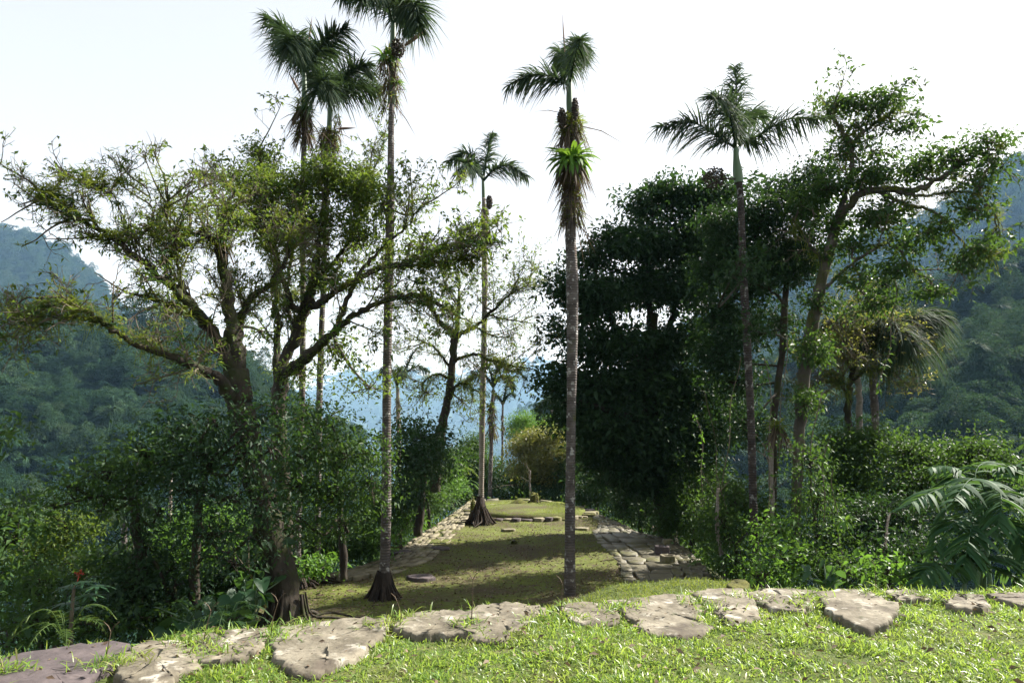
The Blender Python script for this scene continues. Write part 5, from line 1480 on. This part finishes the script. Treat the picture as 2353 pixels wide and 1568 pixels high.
# ------------------------------------------------------------------ broad leaved palms at the lower right
for lab, base, D, frs in [
    ('broad leaved palm clump at the right border with arching fronds', (2260, 1345), 10.5,
     [[(2262, 1200, 0), (2225, 1100, 0), (2180, 1072, 0), (2130, 1075, -.1)], [(2262, 1200, 0), (2200, 1120, -.4), (2140, 1130, -.7), (2082, 1162, -.9)], [(2262, 1200, 0), (2260, 1120, -.6), (2230, 1100, -1.2), (2190, 1150, -1.7)], [(2262, 1200, 0), (2230, 1180, -.6), (2190, 1200, -1.0), (2150, 1260, -1.2)], [(2262, 1200, 0), (2300, 1190, -.6), (2330, 1210, -.9), (2350, 1280, -1.0)], [(2262, 1200, 0), (2210, 1090, .8), (2170, 1110, 1.2), (2110, 1150, 1.5)], [(2262, 1220, 0), (2240, 1200, -1), (2225, 1240, -1.4), (2215, 1300, -1.6)], [(2262, 1200, 0), (2280, 1110, -.2), (2310, 1075, -.4), (2352, 1065, -.6)], [(2262, 1200, 0), (2300, 1100, 0), (2340, 1080, 0), (2390, 1100, 0)],
      [(2262, 1200, 0), (2290, 1130, -.7), (2300, 1150, -1.2), (2290, 1220, -1.5)], [(2262, 1200, 0), (2210, 1150, .3), (2160, 1180, .5), (2130, 1270, .6)], [(2262, 1200, 0), (2310, 1130, -.3), (2350, 1130, -.6), (2400, 1170, -.8)], [(2262, 1200, 0), (2240, 1090, .5), (2270, 1060, .9), (2320, 1070, 1.2)]]),
    ('younger broad leaved palm low behind the ledge stones at the right', (2215, 1370), 9.6,
     [[(2215, 1340, 0), (2200, 1290, 0), (2180, 1265, 0), (2140, 1262, 0)], [(2215, 1340, 0), (2230, 1290, 0), (2230, 1260, 0), (2240, 1235, 0)], [(2215, 1340, 0), (2250, 1290, 0), (2300, 1275, 0), (2350, 1290, 0)], [(2215, 1340, 0), (2180, 1300, -.2), (2140, 1300, -.4), (2110, 1330, -.5)], [(2215, 1340, 0), (2260, 1300, .2), (2320, 1320, .3), (2380, 1350, .4)]])]:
    b = P(base[0], base[1], D)
    r = thing('broad_leaved_palm', lab, 'palm', tuple(b), 'broad leaved palms at the lower right')
    for fr in frs:
        p = np.array([P(x, y, D + dd) for x, y, dd in fr])
        frond_mb(p, 60, .43, .07, 4, 0, .5, .45, .5, .014, .2).build('frond', M_CANE, r)
    mb = MB()
    c = P(frs[0][0][0], frs[0][0][1], D)
    for k in range(4):
        e = b + np.array((rng.uniform(-.15, .15), rng.uniform(-.15, .15), -.3))
        tubes(mb, np.array([e, (e + c) / 2, c]), [.03, .028, .022], 6)
    mb.build('stem', M_SHAFT, r, True)

# ------------------------------------------------------------------ taro, ferns, umbrella plant
def taro_mesh():
    mb = MB()
    o = np.array([(0, -.02), (.10, -.16), (.24, -.18), (.34, -.06), (.36, .12), (.30, .30), (.18, .50), (0, .68)])
    pts = [(0, 0, 0)]
    for sgn in (1, -1):
        pts += [(sgn * x, y, .10 * abs(x) / .36 + .02 * math.sin(9 * y) - .22 * max(y, 0) ** 2) for x, y in o]
    mb.add(pts, None, [(0, k, k + 1) for k in range(1, 8)] + [(0, k + 1, k) for k in range(9, 16)])
    return mb


TM = taro_mesh().mesh('leaf', smooth=False)
TM.materials.append(M_TARO)
for lab, px, py, D, w, n in [('clump of big dark taro leaves in the hollow left of the ledge', 475, 1425, 10.4, 85, 34), ('smaller clump of taro leaves against the big mossy trunk', 575, 1365, 11.2, 55, 22), ('clump of heart shaped leaves at the foot of the right thicket', 1900, 1335, 12, 50, 16)]:
    c = P(px, py, D)
    r = thing('taro_plant', lab, 'taro plant', tuple(c + np.array((0, 0, -.5))), 'big leaved taro plants')
    st = MB()
    for k in range(n):
        q = c + np.array((rng.uniform(-1, 1) * w / F * D, rng.uniform(-.4, .4), rng.uniform(-.12, .32)))
        o = bpy.data.objects.new('leaf', TM)
        COL.objects.link(o)
        o.parent = r
        o.location = q - np.array(r['_o'])
        s = rng.uniform(.26, .5) * (w / 85) ** .5
        o.scale = (s, s, s)
        o.rotation_euler = (rng.uniform(-.9, -.2), rng.uniform(-.4, .4), rng.uniform(0, 6.28))
        tubes(st, np.array([c + np.array((0, 0, -.6)), (c + q) / 2 + np.array((0, 0, -.05)), q]), [.018, .014, .01], 5)
    st.build('stems', M_SHAFT, r, True)

for lab, px, py, D, s, n, m in [('fern at the foot of the big left tree beside the taro', 520, 1455, 9.2, .5, 9, M_MID), ('bright fern on the bank beside the far left of the terrace', 1048, 1150, 28, 1.0, 11, M_BRIGHT), ('fern on the bank above the left stone path', 1000, 1185, 24.5, .9, 10, M_MID),
                                ('fern low in the bottom left corner by the dark stone', 150, 1475, 8.6, .5, 9, M_OLIVE), ('fern spilling beside the near end of the right path', 1640, 1312, 17, .55, 10, M_BRIGHT), ('tall dry fern clump behind the left path bush', 1035, 1110, 29, 1.2, 12, M_OLIVE)]:
    c = P(px, py, D)
    r = thing('fern', lab, 'fern', tuple(c), 'ferns')
    for k in range(n):
        a = k / n * 6.28 + rng.uniform(-.3, .3)
        dv = np.array((math.cos(a), math.sin(a), 0))
        u = rng.uniform(.35, .8)
        p = np.array([c, c + dv * s * .35 + np.array((0, 0, s * u)), c + dv * s * .8 + np.array((0, 0, s * u * .95)), c + dv * s * 1.15 + np.array((0, 0, s * u * .4))])
        frond_mb(p, 44, s * .22, s * .035, 2, 0, .3, .3, .2, .006, .1).build('frond', m, r)

b = P(163, 1490, 9.6)
um = thing('umbrella_leaf_plant', 'thin stemmed plant with finger shaped leaves and one red flower at the lower left', 'plant', tuple(b))
mb = MB()
tp = np.array([P(163, 1490, 9.6), P(164, 1420, 9.6), P(170, 1350, 9.6)])
tubes(mb, spline(tp, 4), np.linspace(.03, .02, 9), 7)
mb.build('stem', M_TWIG, um, True)
for k, (x, y) in enumerate([(205, 1365), (150, 1385), (190, 1335), (160, 1345), (225, 1345), (185, 1395)]):
    c = P(x, y, 9.6 + rng.uniform(-.3, .3))
    mb = MB()
    a = np.arange(9) * 6.28 / 9 + rng.uniform(0, 1)
    blades(mb, np.tile(c, (9, 1)), np.stack([np.cos(a), np.sin(a), np.full(9, .1)], 1), .24, .05, 3, .35, np.tile((0, 0, 1.0), (9, 1)), .35)
    tubes(mb, np.array([tp[2], (tp[2] + c) / 2 + np.array((0, 0, .04)), c]), [.008, .007, .006], 4)
    mb.build('leaf', M_TARO, um)
mb = MB()
rosettes(mb, P(182, 1318, 9.6)[None] + rng.normal(size=(12, 3)) * .025, 8, .04, .015, .6, 2, .2)
tubes(mb, np.array([tp[2], P(178, 1335, 9.6), P(182, 1318, 9.6)]), [.008, .007, .006], 4)
mb.build('flower', M_RED, um)

# ------------------------------------------------------------------ stumps on the terrace
def lump(name, label, cat, px, py, w, h, seed, group=None, spikes=0):
    c = G(px, py, TZ)
    d = c[1]
    rw, hh = w / 2 / F * d, h / F * d
    mb = MB()
    n, m = 22, 9
    k = np.linspace(0, 2 * np.pi, n, endpoint=False)
    rows = []
    for j in range(m):
        t = j / (m - 1)
        rr = rw * (1.15 - .55 * t ** .6 if spikes else math.cos(t * 1.5) ** .6) * (1 + .16 * np.sin(k * 5 + seed) + .1 * np.sin(k * 9 + seed * 2 + t * 4))
        rows.append(np.column_stack([c[0] + np.cos(k) * rr, c[1] + np.sin(k) * rr, np.full(n, TZ - .05 + hh * t) + (.06 * hh * np.sin(k * 3 + seed) * t) + (spikes * hh * .25 * np.sin(k * 2 + seed + 1) if t > .95 else 0)]))
    i = np.arange(n * m).reshape(m, n)
    mb.add(np.vstack(rows), np.stack([i[:-1], np.roll(i[:-1], -1, 1), np.roll(i[1:], -1, 1), i[1:]], -1).reshape(-1, 4), [(n * (m - 1), n * (m - 1) + a, n * (m - 1) + a + 1) for a in range(1, n - 1)])
    rt = thing(name, label, cat, tuple(c), group)
    mb.build('wood', M_MOSSY, rt, True)
    mb = MB()
    for q in range(6):
        a = q * 1.05 + seed
        dv = np.array((math.cos(a), math.sin(a), 0))
        tubes(mb, spline(np.array([c + dv * rw * .6 + np.array((0, 0, hh * .35)), c + dv * rw * 1.3 + np.array((0, 0, .06)), c + dv * rw * rng.uniform(1.7, 2.4) + np.array((0, 0, -.03))]), 3), np.linspace(.09, .03, 7) * max(.5, rw), 6)
    mb.build('roots', M_ROOT, rt, True)
    mb = MB()
    bb = c + np.stack([rng.normal(size=60) * rw * .5, rng.normal(size=60) * rw * .5, np.abs(rng.normal(size=60)) * hh * .3 + hh * .5], 1)
    rosettes(mb, bb, 6, .1, .02, .4, 2, .4)
    stuff(mb.build('moss', M_MOSS, rt))


lump('tree_stump', 'low rotten mossy stump inside the stone ring', 'tree stump', 1192, 1163, 46, 17, 1.0, 'mossy stumps on the terrace')
lump('tree_stump', 'upright mossy stump at the far end of the terrace', 'tree stump', 1227, 1157, 24, 24, 2.2, 'mossy stumps on the terrace', .6)
lump('tree_stump', 'splintered dark stump left of the root mound of the slim palm', 'tree stump', 1086, 1190, 12, 42, 3.1, 'mossy stumps on the terrace', 1.0)

# scattered slabs on the terrace
for lab, px, py, w in [('flat slab lying in the moss in the middle of the terrace', 1168, 1219, .5), ('dark flat slab beside the inner edge of the left path', 1012, 1252 + 10, .6), ('dark stone on the left path edge near the tallest palm', 915, 1271, .8), ('stone slab lying loose where the stone ring meets the right path', 1335, 1216, .6),
                       ('cluster slab of dark stone near the foot of the tallest palm', 965, 1330, .7), ('short stone slab in the grass right of the ring', 1390, 1206, .5)]:
    c = G(px, py, TZ)
    a = np.sort(rng.uniform(0, 6.28, 9))
    a = np.linspace(0, 6.28, 9, endpoint=False) + rng.uniform(-.2, .2, 9)
    pl = c[:2] + np.stack([np.cos(a) * w * .5, np.sin(a) * w * .36], 1)
    o = stone_mb(pl, TZ + .075, TZ - .1, .03, .02, 22).build('stone_slab', M_ROCKD if 'dark' in lab else M_FLAG, None, True, tuple(c))
    tag(o, lab, 'stone slab', 'loose slabs on the terrace')
pl = np.array([G(x, y, LZ + .1)[:2] for x, y in [(1668, 1336), (1690, 1327), (1712, 1329), (1722, 1340), (1700, 1347), (1675, 1345)]])
tag(stone_mb(pl, LZ + .09, LZ - .2, .04, .015, 24).build('stone_slab', M_MOSSY, None, True, tuple(np.append(pl[0], LZ))), 'mossy stone at the right end of the grassy step', 'stone slab', 'loose slabs on the terrace')

# ------------------------------------------------------------------ ground cover: nobody could count it
def scatter_lawn(n, y0, y1, x0=-5.5, x1=7.5):
    x = rng.uniform(x0, x1, n)
    y = y0 + (y1 - y0) * rng.random(n)
    return x, y


n = 440000
x, y = scatter_lawn(n, 3.0, 7.3, -6, 9)
e = edge_y(x)
ok = (y < e + rng.normal(size=n) * .03) & (np.abs(x) < y * .9 + 1.6)
for pl in SPOLY:
    ok &= ~(inside(x, y, pl) & (pdist(x, y, pl) > rng.uniform(.0, .2, n) * (.7 + .6 * fnoise(x, y, .15, 77))))
ok &= rng.random(n) < np.clip(.8 + .45 * fnoise(x, y, .45, 95), .15, 1)
x, y, e = x[ok], y[ok], e[ok]
n = len(x)
cl = fnoise(x, y, .22, 91) + .7 * fnoise(x, y, .09, 92)
near = np.exp(-((e - y) / .55) ** 2)
z = lawn_z(x, y)
h = (.075 + .022 * cl + .06 * near * rng.random(n)) * rng.lognormal(0, .25, n)
d = rdir(n) * .9 + np.array((0, 0, .75))
d[:, 2] = np.abs(d[:, 2])
d[:, :2] += np.stack([fnoise(x, y, .12, 93), fnoise(x, y, .12, 94)], 1) * .5
mb = MB()
blades(mb, np.stack([x, y, z - .01], 1), d, np.clip(h, .03, .22), rng.uniform(.008, .015, n), 2, .4, None, .5)
g = stuff(mb.build('grass', M_GRASS))
g['label'] = 'bright sunlit lawn grass with broad short blades in the foreground'
# tall tufts between the stones
tx = [(640, 1465), (690, 1440), (300, 1520), (480, 1500), (240, 1530), (880, 1440), (950, 1420), (1080, 1440), (1240, 1425), (1300, 1420), (1400, 1400), (1440, 1395), (1600, 1385), (1630, 1400), (1720, 1375), (1860, 1375), (1850, 1390), (2010, 1365), (2120, 1370), (2160, 1372), (440, 1480), (20, 1540)]
mb = MB()
for q in tx:
    c = G(q[0], q[1], 0)
    k = 90
    b = c + np.stack([rng.normal(size=k) * .10, rng.normal(size=k) * .07, np.zeros(k)], 1)
    dd = rdir(k) * .8 + np.array((0, 0, .8))
    dd[:, 2] = np.abs(dd[:, 2])
    blades(mb, b, dd, rng.uniform(.08, .2, k), rng.uniform(.008, .014, k), 3, .45, None, .5)
g = stuff(mb.build('grass', M_GRASS))
g['label'] = 'longer grass tufts spilling between the ledge stones'

for lab, q, hh in [('tall pale weed stalk standing alone before the middle ledge stones', (1082, 1435), .36), ('thin forked grass stalk at the left behind the ledge', (622, 1462), .26), ('dry grass stalk over the left ledge stone', (242, 1520), .2), ('bent straw stalk right of the taro leaves', (468, 1480), .24),
                   ('wispy seed stalk left of the tall pale weed', (918, 1440), .2), ('feathery grass stalk just left of the middle palm trunk', (1288, 1410), .26), ('pair of long grass stalks on the right ledge', (2010, 1362), .26)]:
    c = G(q[0], q[1], 0)
    r = thing('grass_stalk', lab, 'grass stalk', tuple(c), 'seed stalks on the ledge')
    mb = MB()
    p = np.array([c, c + np.array((.01, 0, hh * .5)), c + np.array((rng.uniform(-.05, .05), 0, hh))])
    tubes(mb, spline(p, 4), np.linspace(.005, .0025, 9), 5)
    for s in (-1, 1):
        tubes(mb, np.array([p[2], p[2] + np.array((s * .02, 0, .04)), p[2] + np.array((s * .055, 0, .07))]), [.003, .003, .002], 4)
    mb.build('stalk', M_STRAW, r)
    mb = MB()
    k = 10
    dd = rdir(k) + np.array((0, 0, 1.0))
    blades(mb, c + np.stack([np.zeros(k), np.zeros(k), rng.uniform(0, hh * .4, k)], 1), dd, hh * .4, .012, 3, .3)
    mb.build('leaves', M_GRASS, r)

n = 1500
x, y = rng.uniform(-4.5, 6.5, n), rng.uniform(3.4, 7.2, n)
ok = y < edge_y(x) - .05
x, y = x[ok], y[ok]
k = len(x)
dd = rdir(k)
dd[:, 2] *= .2
s = rng.uniform(.03, .075, k)
mb = MB()
leaves(mb, np.stack([x, y, lawn_z(x, y) + rng.uniform(.03, .07, k)], 1), dd, s, s * .45, .15, .1)
g = stuff(mb.build('leaf_litter', M_LITTER))
g['label'] = 'small dry leaves caught in the lawn grass'

# grass on the step
x, y = rng.uniform(-.5, 4.5, 26000), rng.uniform(7, 10, 26000)
ok = inside(x, y, led)
x, y = x[ok], y[ok]
n = len(x)
d = rdir(n) * .7 + np.array((0, 0, .9))
d[:, 2] = np.abs(d[:, 2])
mb = MB()
blades(mb, np.stack([x, y, LZ + .05 * fnoise(x, y, .9, 31) - .01], 1), d, rng.uniform(.05, .16, n), .009, 2, .4)
g = stuff(mb.build('grass', M_TGRASS))
g['label'] = 'yellow green grass on the narrow step below the ledge'

# moss and short grass of the terrace
n = 210000
x, y = rng.uniform(-6, 6, n), rng.uniform(9, 35, n)
ok = inside(x, y, TPOLY)
dens = .5 + .5 * fnoise(x, y, 1.5, 101) + .35 * fnoise(x, y, .5, 102) + .035 * (y - 19)
ok &= rng.random(n) < np.clip(dens, .06, 1)
lpp = np.array([G(a, b, TZ)[:2] for a, b in LEFT_OUT + LEFT_IN[::-1]])
rpp = np.array([G(a, b, TZ)[:2] for a, b in RIGHT_OUT + RIGHT_IN[::-1]])
inp = inside(x, y, lpp) | inside(x, y, rpp)
ok &= ~(inp & (rng.random(n) > .24))
ok &= ~((np.abs(np.hypot(x - RC[0], y - RC[1]) - RR - .15) < .25) & (rng.random(n) > .15))
x, y = x[ok], y[ok]
n = len(x)
z = terr_z(x, y) + np.where(np.hypot(x - RC[0], y - RC[1]) < RR, .2, 0)
d = rdir(n) + np.array((0, 0, .5))
d[:, 2] = np.abs(d[:, 2])
mb = MB()
blades(mb, np.stack([x, y, z - .005], 1), d, rng.uniform(.045, .11, n), rng.uniform(.014, .026, n), 1, .3)
g = stuff(mb.build('grass', M_TGRASS))
g['label'] = 'short mossy grass spreading over the lower terrace'
n = 40000
x, y = rng.uniform(-5.5, 6, n), rng.uniform(9, 34, n)
ok = inside(x, y, TPOLY) & (rng.random(n) < np.clip(1.2 - (y - 12) / 16, .1, 1)) & (np.hypot(x - RC[0], y - RC[1]) > RR + .3)
x, y = x[ok], y[ok]
mb = MB()
k = len(x)
dd = rdir(k)
dd[:, 2] *= .15
s = rng.uniform(.03, .08, k)
leaves(mb, np.stack([x, y, terr_z(x, y) + .015], 1), dd, s, s * .5, .1, 0)
g = stuff(mb.build('leaf_litter', M_LITTER))
g['label'] = 'dry fallen leaves strewn on the shaded terrace'

# undergrowth on the slopes
n = 9000
x, y = rng.uniform(-26, 30, n), rng.uniform(6, 62, n)
ok = ~inside(x, y, TPOLY) & (np.abs(x) < y * .85 + 2) & ((y > edge_y(x) + 1.5)) & (pdist(x, y, TPOLY) > .35)
x, y = x[ok], y[ok]
z = ground_z(x, y)
n = len(x)
per = 16
s = .35 + .012 * y
b = np.repeat(np.stack([x, y, z], 1), per, 0) + rng.normal(size=(n * per, 3)) * np.repeat(s, per)[:, None] * np.array((.8, .8, .5)) + np.array((0, 0, .25))
mb = MB()
L = np.repeat(.11 + .003 * y, per) * rng.uniform(.6, 1.4, n * per)
leaves(mb, b, rdir(n * per) + np.array((0, 0, .2)), L, L * .45)
g = stuff(mb.build('undergrowth', M_MID))
g['label'] = 'dense leafy undergrowth covering the slopes beside the terrace'

for r in ROOTS:
    if '_o' in r:
        del r['_o']
